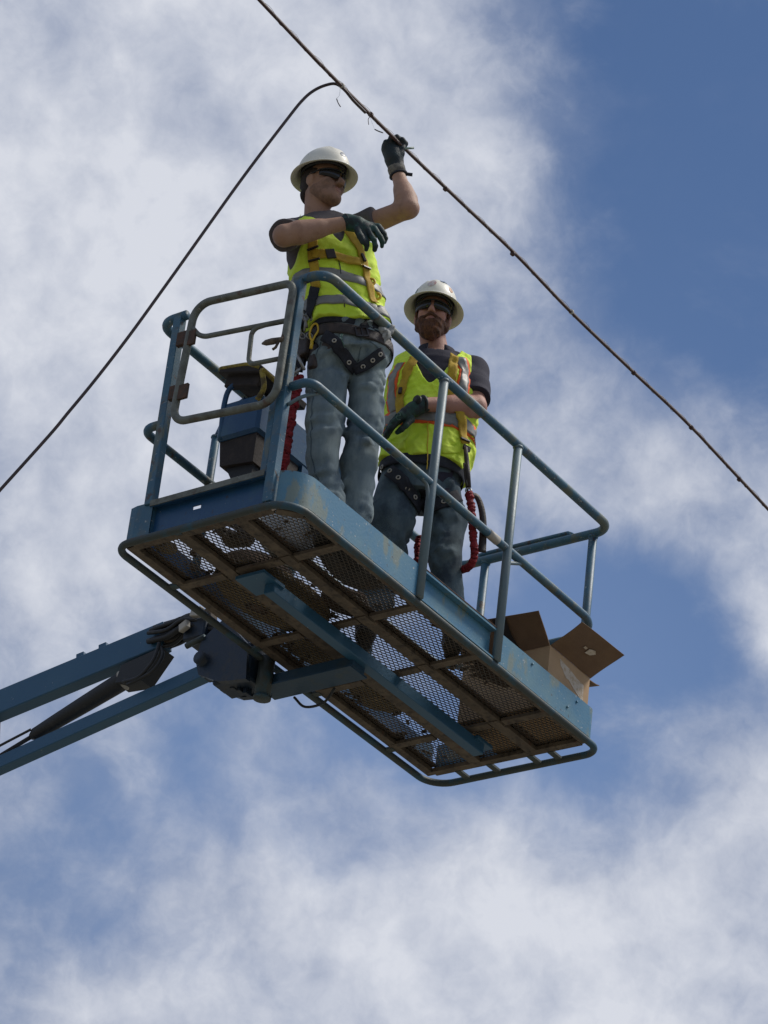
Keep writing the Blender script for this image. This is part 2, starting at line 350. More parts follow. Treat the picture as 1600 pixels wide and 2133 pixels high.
# ---------------------------------------------------------------- implicit surfaces
def L2(a): return np.sqrt((a * a).sum(-1))
def cap(a, b, ra, rb=None):
    a = np.asarray(a, float); b = np.asarray(b, float); rb = ra if rb is None else rb; ab = b - a; q = ab @ ab
    def f(p):
        t = np.clip(((p - a) @ ab) / q, 0, 1); return L2(p - (a + t[..., None] * ab)) - (ra + (rb - ra) * t)
    return f
def ell(c, ax, r):
    c = np.asarray(c, float); ax = np.asarray(ax, float); r = np.asarray(r, float)
    def f(p):
        q = (p - c) @ ax.T; k0 = L2(q / r); k1 = L2(q / (r * r)); return k0 * (k0 - 1) / np.maximum(k1, 1e-9)
    return f
def smin(a, b, k):
    h = np.clip(.5 + .5 * (b - a) / k, 0, 1); return b * (1 - h) + a * h - k * h * (1 - h)
def union(fs, k=.02):
    def f(p):
        d = fs[0](p)
        for g in fs[1:]:
            kk = k
            if isinstance(g, tuple): g, kk = g
            d = smin(d, g(p), kk)
        return d
    return f
def halfspace(c, n):
    c = np.asarray(c, float); n = norm(n); return lambda p: (p - c) @ n
def inter(f, *gs):
    def h(p):
        d = f(p)
        for g in gs: d = np.maximum(d, g(p))
        return d
    return h
def offs(f, o): return lambda p: f(p) - o
def shell(f, t, extra): return inter(lambda p: np.abs(f(p)) - t, *extra)
def waves(seed, kdir, freq, n=7, spread=.5):
    r = np.random.RandomState(seed); kd = norm(kdir)
    K = [norm(kd + spread * r.randn(3)) * freq * r.uniform(.6, 1.5) for _ in range(n)]; ph = r.uniform(0, 6.28, n)
    W = r.randn(3, 3) * freq * .25; wp = r.uniform(0, 6.28, 3)
    def f(p):
        q = p + .35 / freq * np.sin(p @ W + wp) * 2
        s = 0
        for i in range(n): s = s + (1 - np.abs(np.sin(.5 * (q @ K[i]) + ph[i])) * 2) * (1 if i % 2 else -1)
        return s / n ** .5
    return f
def nets(f, lo, hi, res):
    lo = np.asarray(lo, float); hi = np.asarray(hi, float); n = np.maximum(((hi - lo) / res).astype(int) + 2, 3)
    g = np.stack(np.meshgrid(*[lo[i] + res * np.arange(n[i]) for i in range(3)], indexing='ij'), -1)
    D = np.empty(tuple(n))
    for i in range(n[0]): D[i] = f(g[i])
    ins = D < 0
    c = n - 1; cnt = np.zeros(tuple(c)); acc_ = np.zeros(tuple(c) + (3,))
    for ax in range(3):
        o1, o2 = [a for a in range(3) if a != ax]
        for p in (0, 1):
            for q in (0, 1):
                s0 = [0, 0, 0]; s0[o1] = p; s0[o2] = q; s1 = list(s0); s1[ax] = 1
                sl0 = tuple(slice(s0[k], s0[k] + c[k]) for k in range(3)); sl1 = tuple(slice(s1[k], s1[k] + c[k]) for k in range(3))
                a, b = D[sl0], D[sl1]; cr = ins[sl0] != ins[sl1]
                with np.errstate(divide='ignore', invalid='ignore'): t = np.where(cr, a / np.where(cr, a - b, 1), 0)
                pos = np.zeros(tuple(c) + (3,)); pos[..., o1] = p; pos[..., o2] = q; pos[..., ax] = t
                acc_ += pos * cr[..., None]; cnt += cr
    act = cnt > 0; ids = -np.ones(tuple(c), int); ids[act] = np.arange(act.sum())
    I = np.argwhere(act); vs = lo + res * (I + acc_[act] / cnt[act][:, None])
    faces = []
    for ax in range(3):
        a, b = [(1, 2), (2, 0), (0, 1)][ax]
        sl0 = [slice(None)] * 3; sl1 = [slice(None)] * 3; sl0[ax] = slice(0, n[ax] - 1); sl1[ax] = slice(1, n[ax])
        cr = ins[tuple(sl0)] != ins[tuple(sl1)]; E_ = np.argwhere(cr)
        E_ = E_[(E_[:, a] > 0) & (E_[:, b] > 0) & (E_[:, a] < n[a] - 1) & (E_[:, b] < n[b] - 1)]
        if not len(E_): continue
        def cell(da, db):
            q = E_.copy(); q[:, a] += da; q[:, b] += db; return ids[q[:, 0], q[:, 1], q[:, 2]]
        Q = np.stack([cell(-1, -1), cell(0, -1), cell(0, 0), cell(-1, 0)], 1)
        flip = ~ins[E_[:, 0], E_[:, 1], E_[:, 2]]; Q[flip] = Q[flip][:, ::-1]
        faces.append(Q[(Q >= 0).all(1)])
    return vs, np.concatenate(faces)
def isurf(f, lo, hi, res):
    mb = MB(); v_, q = nets(f, lo, hi, res); mb.v = [v_]; mb.n = len(v_); mb.f = [tuple(int(i) for i in r) for r in q]; mb.sm = [True] * len(q); return mb
def bbox(pts, pad):
    pts = np.array([np.asarray(p) for p in pts]); return pts.min(0) - pad, pts.max(0) + pad
def grad(f, p, e=.003):
    g = np.stack([f(p + V(e, 0, 0)) - f(p - V(e, 0, 0)), f(p + V(0, e, 0)) - f(p - V(0, e, 0)), f(p + V(0, 0, e)) - f(p - V(0, 0, e))], -1)
    return g / np.maximum(L2(g)[..., None], 1e-9)
def snap(f, p, lvl=0.0, it=8):
    p = np.array(p, float)
    for _ in range(it): p = p - (f(p) - lvl)[..., None] * grad(f, p) * .9
    return p
def ribbon(mb, f, pts, w_, lift=.002, th=.003, closed=False, nx=4, step=.012, smooth=True):
    """strap lying on surface f through guide points"""
    if smooth: pts = crom(pts, 6)
    pts = np.array(pts); seg = L2(np.diff(pts, axis=0)); tl = np.concatenate([[0], np.cumsum(seg)])
    m_ = max(int(tl[-1] / step), 2); t = np.linspace(0, tl[-1], m_ + 1)
    c = np.stack([np.interp(t, tl, pts[:, k]) for k in range(3)], -1)
    c = snap(f, c, lift); nrm = grad(f, c)
    T = np.gradient(c, axis=0); T /= np.maximum(L2(T)[:, None], 1e-9); sd_ = np.cross(nrm, T); sd_ /= L2(sd_)[:, None]
    rings = []
    low = [snap(f, c + sd_ * (w_ * (k / nx - .5)), lift, 4) for k in range(nx + 1)]
    gr = [grad(f, q) for q in low]
    top = [low[k] + gr[k] * th for k in range(nx + 1)]
    for i in range(m_ + 1):
        rings.append([low[k][i] for k in range(nx + 1)] + [top[k][i] for k in range(nx, -1, -1)])
    mb.loft(rings, cap=not closed)
def frame(fwd, up):
    f_ = norm(fwd); r_ = norm(np.cross(f_, up)); u_ = np.cross(r_, f_); return np.array([r_, f_, u_])   # rows: right, forward, up
# ---------------------------------------------------------------- ground
mb = MB(); mb.add([(-600, -600, -ZO), (600, -600, -ZO), (600, 600, -ZO), (-600, 600, -ZO)], [(0, 1, 2, 3)], False)
tagp(obj('ground', mb, 'ground'), kind='structure')

# ================================================================ BOOM LIFT
L_, W_ = 2.29, .886
HT, HM = 1.105, .562
lift = thing('boom_lift', (1.06, .46, 0), 'blue boom lift with a railed basket raised against the cloudy sky', 'boom lift')
def part(name, mb, mt, label=None, parent=None): return obj(name, mb, mt, parent or lift, label)
# expanded metal floor
def floor_mesh():
    p, q, z, t, wd = .045, .0205, .012, .0035, .0036
    vs = []; fs = []; n = 0
    def quadbox(a, b, w_):
        nonlocal n
        d = (b - a); d = d / np.linalg.norm(d); s_ = np.array([-d[1], d[0]]) * w_ / 2
        c = [a - s_, b - s_, b + s_, a + s_]
        for zz in (z - t / 2, z + t / 2):
            for k in c: vs.append((k[0], k[1], zz))
        for f_ in ((3, 2, 1, 0), (4, 5, 6, 7), (0, 1, 5, 4), (1, 2, 6, 5), (2, 3, 7, 6), (3, 0, 4, 7)): fs.append(tuple(i + n for i in f_))
        n += 8
    x0, x1, y0, y1 = .02, 2.27, .02, .865; nl = .0055
    I = int((x1 - x0) / (p / 2)); J = int((y1 - y0) / (q / 2))
    for i in range(I + 1):
        for j in range(J + 1):
            if (i + j) % 2: continue
            c = np.array([x0 + i * p / 2, y0 + j * q / 2])
            if c.sum() < .125: continue
            quadbox(c - [nl, 0], c + [nl, 0], wd * 1.35)
            for sy in (-1, 1):
                e = c + [p / 2, sy * q / 2]
                if e[0] > x1 or not (y0 - .001 <= e[1] <= y1): continue
                a = c + [nl * .8, 0]; b = e - [nl * .8, 0]; quadbox(a, b, wd)
    mb = MB(); mb.add(vs, fs, False); return mb
part('floor_mesh', floor_mesh(), 'mesh', 'rusty expanded steel floor mesh')
# frame below the mesh
def chan(mb, a, b, w_=.07, h=.035): mb.bar(a, b, w_, h)
for y in (.30, .60):
    mb = MB(); chan(mb, (.03, y, -.004), (2.26, y, -.004), .056, .02); part('floor_channel', mb, 'grime')
    mb = MB(); mb.box((.04, y - .050, .0145), (2.25, y + .028, .0165)); part('sun_shield_strip', mb, 'debris', 'added dirt-coloured strip over the floor mesh, shielding the channel from sun')  # added strip over the mesh, blocks sun from the channel's side face
for x in (.38, .93, 1.395, 1.96):
    mb = MB()
    for a, b in ((.02, .265), (.335, .565), (.635, .865)): mb.bar((x, a, -.008), (x, b, -.008), .042, .016)
    mb.box((x - .035, .275, -.0185), (x + .035, .325, -.0155))
    part('cross_beam', mb, 'grime')
mb = MB()
mb.bar((.46, .455, -.064), (2.06, .455, -.064), .054, .058)
mb.box((.37, .42, -.05), (.52, .57, -.034)); mb.box((1.98, .41, -.05), (2.10, .50, -.034))
part('support_beam', mb, 'boom', 'blue lengthwise support beam under the floor')
mb = MB()
for a, b in (((.125, .028, -.004), (2.27, .028, -.004)), ((.02, .860, -.004), (2.27, .860, -.004)), ((.028, .13, -.004), (.028, .84, -.004)), ((2.262, .05, -.004), (2.262, .84, -.004)), ((.038, .118, -.004), (.118, .038, -.004))):
    mb.bar(a, b, .042, .022)
part('edge_frame', mb, 'grime')
mb = MB(); mb.box((.04, .815, .0145), (2.25, .872, .0165)); part('sun_shield_strip', mb, 'debris')  # another added strip, keeps sun off the far edge frame
# bumper tube round the floor
mb = MB(); bz = -.012
path = fillet([(-.012, .010, bz), (2.372, .010, bz), (2.372, .925, bz), (-.012, .925, bz)], [.13, .085, .12, .085], True, 10)
mb.tube(path, .0165, 12, True)
for x in (.36, .95, 1.40, 1.98): mb.bar((x, .87, bz), (x, .915, bz), .035, .012)
for y in (.33, .55, .22, .72): mb.bar((2.275, y, bz), (2.36, y, bz), .03, .012)
for y in (.33, .60): mb.bar((0.0, y, bz), (.02, y, bz), .03, .012)
part('bumper_rail', mb, 'bumper')
# toe boards
def plate(mb, path, z0, z1, t=.006):
    path = [V(*p, 0) for p in path]; m_ = len(path); off = []
    for i in range(m_):
        d = norm(path[min(i + 1, m_ - 1)] - path[max(i - 1, 0)]); off.append(V(-d[1], d[0], 0) * t)
    rings = []
    for i in range(m_):
        a = path[i]; b = path[i] + off[i]
        rings.append([a + V(0, 0, z0), a + V(0, 0, z1), b + V(0, 0, z1), b + V(0, 0, z0)])
    fs = []
    for i in range(m_ - 1):
        for k in range(4):
            k2 = (k + 1) % 4; fs.append((i * 4 + k, (i + 1) * 4 + k, (i + 1) * 4 + k2, i * 4 + k2))
    fs.append((0, 1, 2, 3)); fs.append(tuple((m_ - 1) * 4 + k for k in (3, 2, 1, 0)))
    mb.add(np.concatenate(rings), fs, False)
arc = [(.125 - .125 * math.sin(a), .125 - .125 * math.cos(a)) for a in np.linspace(math.pi / 2 * .86, 0, 30)]
mb = MB(); plate(mb, arc + [(.868, 0)], .003, .155); 
part('toe_board', mb, 'toe', 'pale blue toe board with worn grey patches')
mb = MB()
plate(mb, [(.906, .028), (1.466, .028)], .006, .150); mb.box((.906, -.004, .140), (1.466, .027, .152)); mb.box((.906, -.004, .003), (1.466, .027, .011))
part('toe_board', mb, 'toe', 'recessed blue channel section of toe board')
mb = MB(); mb.bar((.91, .012, .1545), (1.465, .012, .1545), .036, .004); part('channel_flange', mb, 'rust')
mb = MB(); e2 = [(2.25 + .045 * math.sin(a), .045 - .045 * math.cos(a)) for a in np.linspace(0, math.pi / 2, 6)]
plate(mb, [(1.503, 0)] + e2 + [(2.295, .86)], .003, .150)
for x, z in ((1.76, .125), (2.06, .06), (2.13, .12)): mb.tube([(x, -.001, z), (x, -.006, z)], .006, 8)
part('toe_board', mb, 'toe')
mb = MB(); plate(mb, [(2.29, .886), (.12, .886), (.07, .878), (.02, .85)], .003, .150); part('toe_board', mb, 'blued')
mb = MB()        # gate end channel with a slot
gx = .012
mb.box((gx, .155, .006), (gx + .006, .50, .150)); mb.box((gx, .545, .006), (gx + .006, .745, .150))
mb.box((gx, .50, .006), (gx + .006, .545, .085)); mb.box((gx, .50, .103), (gx + .006, .545, .150))
mb.box((-.022, .152, .140), (gx - .001, .745, .153)); mb.box((-.012, .152, .003), (gx - .001, .745, .010)); mb.box((-.027, .152, .128), (-.0225, .745, .1525))
part('toe_board', mb, 'blued', 'deep blue slotted channel under the gate')
mb = MB(); mb.box((-.0315, .152, .130), (-.0275, .745, .158)); part('channel_flange', mb, 'gate')
mb = MB()
cp = [(-.014, .742), (-.014, .83), (-.006, .866), (.02, .884), (.07, .892)]
plate(mb, cp[::-1], .003, .162); mb.box((-.012, .742, .02), (.02, .752, .158)); part('corner_plate', mb, 'blue', 'rounded blue corner plate')
# posts
def post(x, y, z0, z1, mt, r=.0205, lean=(0, 0), sq=False, label=None):
    mb = MB(); a = V(x, y, z0); b = V(x + lean[0], y + lean[1], z1)
    if sq: mb.obox((a + b) / 2, [(1, 0, 0), (0, 1, 0), norm(b - a)], (r, r, np.linalg.norm(b - a) / 2))
    else:
        mb.tube([a, a * .5 + b * .5, b], r, 14)
        for q, k in ((z1 - .004, 1),): mb.tube([V(x, y, q - .009), V(x, y, q - .003), V(x, y, q + .004)], [r + .0005, r + .0042, r + .002], 14)
    return part('rail_post', mb, mt, label)
post(-.004, .127, .003, HT - .01, 'blue', .0215, (0, .004), True, 'square gate post with chipped blue paint')
post(-.003, .765, .150, HT - .005, 'blue', .0205, (0, .008), True)
post(.887, -.004, .003, HT - .012, 'galv'); post(1.484, -.004, .003, HT - .012, 'galv')
post(2.292, .10, .10, HT - .012, 'blue'); post(2.292, .70, .10, HT - .012, 'blue')
post(.47, .886, .10, .80, 'blue', .019); post(1.10, .886, .10, HT - .012, 'blue', .019); post(1.72, .886, .10, HT - .012, 'blue', .019)
post(.012, .182, .155, .53, 'blue', .017, (0, 0), True, 'short gate stop post with peeling bright blue paint')
# rails
mb = MB()
rp = fillet([(0, .155, HT), (0, 0, HT), (L_, 0, HT), (L_, W_, HT), (0, W_, HT), (-.004, .735, HT)], [0, .15, .085, .10, .085, 0], False, 9)
mb.tube(rp, .0215, 14); part('top_rail', mb, 'blue', 'dark scratched top rail')
mb = MB()
rp = fillet([(0, .10, HM), (0, 0, HM), (L_ - .10, 0, HM), (L_ - .004, .10, HM)], [0, .10, .08, 0], False, 9)
mb.tube(rp, .0195, 14); part('mid_rail', mb, 'blue')
mb = MB(); mb.tube(fillet([(L_, .12, HM), (L_, W_, HM), (0, W_, HM), (0, .765, HM)], [0, .10, .085, 0], False, 9), .0195, 14); part('mid_rail', mb, 'blue')
mb = MB()
mb.tube(crom([(L_ + .012, .74, HT + .01), (L_ + .012, .745, HT + .038), (L_ + .012, .70, HT + .046), (L_ + .012, .30, HT + .046), (L_ + .012, .24, HT + .040), (L_ + .012, .20, HT + .008)], 6), .0105, 10)
part('hand_hoop', mb, 'blue', 'thin hoop along the end rail')
mb = MB()
mb.tube(crom([(0, .105, .475), (.02, .05, .51), (.085, .008, .555)], 5), .008, 8)
mb.tube(crom([(.80, -.002, .555), (.855, -.002, .535), (.878, -.004, .46)], 5), .009, 8)
mb.tube(crom([(1.50, .0, .50), (1.54, .0, .52), (1.60, .0, .55)], 5), .009, 8)
obj_each('rail_brace', mb, 'galv', lift)
mb = MB(); mb.tube([(1.33, 0, HM), (1.405, 0, HM)], .0212, 14); part('rail_patch', mb, 'clip', 'whitish worn band on the mid rail')
# gate
gate = MB(); GX = -.05
g = lambda u, v, x=GX: P(u, v, 0, x)
gate.tube(fillet([g(408, 634), g(613, 588), g(573, 838), g(358, 881)], [.085, .05, .085, .075], True, 9), .0175, 14, True)
gate.tube(fillet([g(401, 683), g(418, 703), g(596, 668)], .04), .0115, 12)
gate.tube(fillet([g(556, 676), g(525, 686), g(517, 760), g(588, 746)], .035), .0105, 12)
gate_o = part('gate', gate, 'gate', 'worn grey tubular entry gate')
for (u, v) in ((390, 706), (374, 818)):
    mb = MB(); c = g(u - 8, v, -.03); mb.obox(c, np.eye(3), (.011, .030, .034)); c = g(u + 8, v - 2, -.058); mb.obox(c, np.eye(3), (.007, .024, .036)); obj('hinge', mb, 'rust', gate_o)
mb = MB(); a, b = g(546, 716, -.07), g(590, 706, -.07); mb.tube([a, a * .8 + b * .2, a * .5 + b * .5, b * .9 + a * .1, b], [.004, .013, .015, .011, .008], 10)
mb.tube([g(582, 709, -.07), g(574, 724, -.07), g(568, 728, -.07)], .006, 8); mb.tube([g(588, 706, -.07), g(593, 690, -.05)], .008, 8)
obj('latch_handle', mb, 'grime', gate_o)
# control box on the far rail
mb = MB(); mb.obox((.47, .60, .71), [(1, 0, 0), (0, 1, 0), (0, 0, 1)], (.20, .115, .095), .15)
mb.tube([(.30, .50, .80), (.30, .70, .80)], .008, 8)
cbx = part('control_box', mb, 'blued', 'deep blue control box beside the gate')
mb = MB(); mb.prism([(.29, .50, .618), (.29, .70, .618), (.29, .68, .49), (.29, .50, .47)], (.30, 0, 0)); obj('lower_housing', mb, 'soot', cbx)
mb = MB(); mb.prism([(.31, .51, .475), (.31, .66, .485), (.31, .60, .38), (.31, .52, .38)], (.26, 0, 0)); obj('foot_pedal_bracket', mb, 'black', cbx)
mb = MB(); mb.prism([(.60, .485, .62), (.60, .60, .62), (.86, .60, .60), (.86, .485, .60)], (0, 0, -.075)); mb.prism([(.675, .482, .62), (.675, .60, .62), (.92, .60, .70), (.92, .482, .70)], (0, 0, .10)); obj('side_housing', mb, 'blued', cbx)
mb = MB(); ax = frame((0, 1, .25), (0, 0, 1)); mb.obox((.40, .60, .93), ax, (.17, .12, .018), .3)
mb.obox((.28, .60, .89), ax, (.02, .10, .03), .3)
pnl = obj('control_panel', mb, 'soot', cbx)
mb = MB()
e = [(.235, .49, .905), (.235, .56, .945), (.235, .72, .965), (.30, .73, .975), (.56, .72, .97)]
mb.tube(fillet(e, .02), .010, 8); mb.tube(crom([(.245, .49, .90), (.24, .47, .86), (.25, .465, .80), (.26, .50, .76)], 6), .012, 8)
mb.tube(crom([(.23, .47, .89), (.33, .455, .87), (.45, .46, .88)], 6), .010, 8)
obj_each('edge_padding', mb, 'yellowpaint', cbx, 'cracked yellow padding round the panel')
mb = MB()
mb.tube(crom([(.47, .88, .80), (.46, .82, .90), (.44, .72, .93)], 6), .014, 10)
mb.tube(crom([(.28, .69, .62), (.27, .69, .80), (.27, .66, .88), (.29, .56, .90)], 7), .012, 10)
obj_each('guard_hoop', mb, 'blued', lift)
mb = MB(); mb.tube(crom([(.40, .62, .80), (.42, .60, .87), (.42, .61, .92)], 4), .02, 10); mb.tube(crom([(.52, .60, .80), (.55, .58, .86), (.52, .61, .91)], 4), .014, 10)
mb.tube(crom([(.60, .62, .80), (.78, .75, .86), (1.0, .86, .98)], 7), .005, 6)
obj_each('control_cable', mb, 'black', lift)
# ---- support arm, pivot and jib (all in the plane x = BX)
BX = 1.06
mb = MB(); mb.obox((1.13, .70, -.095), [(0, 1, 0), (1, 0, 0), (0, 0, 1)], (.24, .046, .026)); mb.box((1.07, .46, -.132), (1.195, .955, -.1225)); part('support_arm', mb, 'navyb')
mb = MB(); mb.tube([(BX, .915, -.19), (BX, .915, .0)], .036, 20); mb.tube([(BX, .915, -.202), (BX, .915, -.19)], .040, 20); part('pivot_pin', mb, 'bumper')
mb = MB()
mb.prism([(BX - .09, .945, -.14), (BX - .09, 1.10, -.12), (BX - .09, 1.22, -.06), (BX - .09, 1.25, .02), (BX - .09, 1.23, .12), (BX - .09, 1.12, .20), (BX - .09, .965, .04)], (.03, 0, 0))
mb.prism([(BX + .07, .945, -.14), (BX + .07, 1.10, -.12), (BX + .07, 1.22, -.06), (BX + .07, 1.25, .02), (BX + .07, 1.32, .10), (BX + .07, 1.36, .28), (BX + .07, 1.20, .26), (BX + .07, .965, .04)], (.03, 0, 0))
mb.obox((BX, 1.05, -.03), np.eye(3), (.075, .10, .09)); mb.obox((BX, 1.30, .20), np.eye(3), (.075, .06, .05))
for k in range(7): mb.obox((BX + .02 - .012 * k, 1.02 + .028 * k, -.135 + .012 * k), np.eye(3), (.02, .010, .014))
mb.tube([(BX - .12, 1.205, .01), (BX + .12, 1.205, .01)], .032, 14); mb.tube([(BX - .05, 1.36, .24), (BX + .10, 1.36, .24)], .032, 14)
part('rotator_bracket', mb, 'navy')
jd = norm(V(0, 1, -.16)); ju = norm(V(0, .16, 1))
mb = MB(); a = V(BX, 1.515, .243); mb.obox(a + jd * 1.6, [jd, (1, 0, 0), ju], (1.6, .036, .066), .12)
mb.obox(a + jd * .49 + ju * .075, [jd, (1, 0, 0), ju], (.022, .022, .02)); mb.obox(a + jd * .36 + ju * .075, [jd, (1, 0, 0), ju], (.022, .022, .02))
jb = part('jib_boom', mb, 'boom', 'rectangular blue upper jib tube')
mb = MB(); mb.obox(a + jd * 1.04 - ju * .09, [jd, (1, 0, 0), ju], (.035, .05, .09)); obj('hose_clamp', mb, 'grime', jb)
mb = MB(); mb.obox(a - jd * .10, [jd, (1, 0, 0), ju], (.16, .030, .045), .2); obj('inner_tube', mb, 'grime', jb)
jd2 = norm(V(0, 1.21, -.245)); ju2 = norm(V(0, .245, 1.21))
mb = MB(); b0 = V(BX, 1.20, .012); mb.obox(b0 + jd2 * 1.6, [jd2, (1, 0, 0), ju2], (1.6, .030, .034), .12); mb.tube([b0 - V(.05, 0, 0), b0 + V(.05, 0, 0)], .045, 16)
part('leveling_arm', mb, 'boom', 'slender blue lower jib arm')
mb = MB(); c0, c1 = V(BX, 1.60, .115), V(BX, 2.245, -.118)
cc = [c0 + (c1 - c0) * t for t in (0, .1, .3, .55, .8, .96, 1)]; mb.tube(cc, [.042, .045, .043, .039, .034, .030, .015], 18)
mb.tube([c1, c1 + norm(c1 - c0) * .5], .010, 8); mb.tube(crom([c1 + V(-.03, -.02, .02), c1 + V(-.04, .2, -.05), c1 + V(-.04, .5, -.14)], 5), .006, 8)
cyl = part('lift_cylinder', mb, 'black', 'black sleeved jib cylinder')
mb = MB(); d_ = norm(c1 - c0); p0 = c0 + d_ * .12; mb.tube([p0, p0 + d_ * .028], .048, 18); obj('band', mb, 'clip', cyl)
mb = MB(); mb.prism([(BX - .05, 1.50, .16), (BX - .05, 1.72, .115), (BX - .05, 1.74, .03), (BX - .05, 1.60, .02)], (.10, 0, 0)); obj('cylinder_lug', mb, 'black', cyl)
mb = MB()
for k in range(11):
    ox, oz = random.uniform(-.07, .02), random.uniform(-.055, .065)
    mb.tube(crom([a + V(ox, .06, oz), a + V(ox * 1.2, -.06, oz + random.uniform(-.02, .02)), a + V(ox - .02, -.16, oz * .8 + .01), a + V(ox * .8, -.26, oz * .5 - .02), a + V(ox * .3, -.36, -.06)], 5), random.uniform(.009, .015), 8)
mb.tube(crom([a + V(-.08, -.03, -.08), a + V(-.09, -.02, -.17), a + V(-.09, .05, -.24), a + V(-.08, .15, -.24)], 6), .009, 8)
mb.tube(crom([a + V(-.07, -.02, -.08), a + V(-.08, -.06, -.15), a + V(-.09, -.02, -.23), a + V(-.08, .12, -.26)], 6), .009, 8)
mb.tube(crom([(1.21, .86, -.13), (1.22, .80, -.185), (1.22, .70, -.185), (1.21, .64, -.13)], 7), .006, 8)
hs = obj_each('hose', mb, 'black', lift)[0]
mb = MB(); mb.obox(a + V(-.10, -.24, .02), frame((.2, 1, .3), (0, 0, 1)), (.014, .032, .024), .3); mb.obox(a + V(-.10, -.18, -.04), frame((.3, 1, -.2), (0, .2, 1)), (.014, .028, .02), .3); obj_each('hose_fitting', mb, 'clip', hs)
mb = MB(); mb.tube([a + V(-.09, -.30, -.115), a + V(-.09, -.20, -.14)], .014, 10); part('link_rod', mb, 'bumper')
# rest of the machine, beyond the left edge of the photograph
mb = MB(); k0 = a + jd * 3.2; mb.obox(k0 + V(0, .05, -.08), [jd, (1, 0, 0), ju], (.22, .12, .24)); part('boom_knuckle', mb, 'blued')
k1 = V(BX, 12.6, -ZO + 2.3); dm = norm(k1 - k0); um = norm(np.cross(V(1, 0, 0), dm))
mb = MB(); mb.obox((k0 + k1) / 2, [dm, (1, 0, 0), um], (np.linalg.norm(k1 - k0) / 2, .11, .14)); part('main_boom', mb, 'boom')
mb = MB(); mb.obox(k0 * .35 + k1 * .65, [dm, (1, 0, 0), um], (np.linalg.norm(k1 - k0) * .35, .15, .19)); part('boom_sleeve', mb, 'boom')
mb = MB(); mb.obox((BX, 12.2, -ZO + 1.5), np.eye(3), (1.1, 1.3, .75)); part('turntable', mb, 'blued')
mb = MB(); mb.obox((BX, 11.6, -ZO + .62), np.eye(3), (.9, 1.5, .18)); part('chassis', mb, 'grime')
for sx in (-1, 1):
    for sy in (-1, 1):
        mb = MB(); c = V(BX + sx * 1.05, 11.6 + sy * 1.2, -ZO + .45)
        mb.tube([c - V(.15, 0, 0), c - V(.14, 0, 0), c + V(.14, 0, 0), c + V(.15, 0, 0)], [.40, .45, .45, .40], 32); wh = part('wheel', mb, 'black')
        mb = MB(); mb.tube([c - V(.155, 0, 0), c + V(.155, 0, 0)], .24, 24); obj('rim', mb, 'white', wh)

# ================================================================ things in the basket
def lump(c, r, seed, amp=.25, freq=30, res=.012):
    c = V(*c); r = V(*r); wv = waves(seed, (1, .3, .2), freq, 6, 1.0)
    f = ell(c, np.eye(3), r)
    return isurf(lambda p: f(p) + amp * min(r) * .5 * wv(p), c - r * 1.4, c + r * 1.4, res)
# cardboard box
bx0, bx1, by0, by1, bz0, bz1 = 1.935, 2.272, .035, .50, .022, .318
cb = thing('cardboard_box', (2.09, .24, .02), 'open brown cardboard box with flaps up in the right end of the basket', 'box')
mb = MB(); t = .004
mb.box((bx0, by0, bz0), (bx1, by0 + t, bz1)); mb.box((bx0, by1 - t, bz0), (bx1, by1, bz1))
mb.box((bx0, by0 + t, bz0), (bx0 + t, by1 - t, bz1)); mb.box((bx1 - t, by0 + t, bz0), (bx1, by1 - t, bz1)); mb.box((bx0 + t, by0 + t, bz0), (bx1 - t, by1 - t, bz0 + t))
obj('box_body', mb, 'card', cb)
def flap(poly, label=None, mt='cardin', curl=0):
    poly = [V(*p) for p in poly]; n = norm(np.cross(poly[1] - poly[0], poly[2] - poly[0])); mb = MB()
    g_ = 8; rows = []
    for k in (0, 1):
        for i in range(g_ + 1):
            for j in range(g_ + 1):
                a_, b_ = i / g_, j / g_
                p = poly[0] * (1 - a_) * (1 - b_) + poly[1] * a_ * (1 - b_) + poly[2] * a_ * b_ + poly[3] * (1 - a_) * b_
                rows.append(p + n * (curl * math.sin(math.pi * a_) * b_ + .006 * math.sin(5 * a_ + 3 * b_) * b_ + k * .004))
    N = (g_ + 1) ** 2; fs = []
    for i in range(g_):
        for j in range(g_):
            q = [i * (g_ + 1) + j, (i + 1) * (g_ + 1) + j, (i + 1) * (g_ + 1) + j + 1, i * (g_ + 1) + j + 1]; fs.append(tuple(x + N for x in q)); fs.append(tuple(q[::-1]))
    bd = [i * (g_ + 1) for i in range(g_ + 1)] + [g_ * (g_ + 1) + j for j in range(1, g_ + 1)] + [i * (g_ + 1) + g_ for i in range(g_ - 1, -1, -1)] + list(range(g_ - 1, 0, -1))
    for i in range(len(bd)):
        q = bd[i], bd[(i + 1) % len(bd)]; fs.append((q[0], q[1], q[1] + N, q[0] + N))
    mb.add(rows, fs, False); return obj('flap', mb, mt, cb, label), poly, n
fr, fp, fn = flap([(bx0 + .003, by0, bz1 + .001), (bx1, by0, bz1 + .001), (bx1 + .03, by0 - .150, bz1 + .108), (bx0 + .012, by0 - .150, bz1 + .092)], 'flap folded outwards over the rail side')
fl, lp, ln_ = flap([(bx0, by1, bz1 + .001), (bx0, by0 + .002, bz1 + .001), (bx0 - .115, by0 - .004, bz1 + .118), (bx0 - .105, by1 - .01, bz1 + .150)], 'flap standing up with a strip of black tape')
flap([(bx1, by0 + .01, bz1 + .001), (bx1, by1, bz1 + .001), (bx1 + .10, by1, bz1 + .03), (bx1 + .11, by0 + .02, bz1 + .025)])
flap([(bx1, by1, bz1 + .001), (bx0, by1, bz1 + .001), (bx0 + .01, by1 + .10, bz1 + .09), (bx1 - .01, by1 + .10, bz1 + .09)])
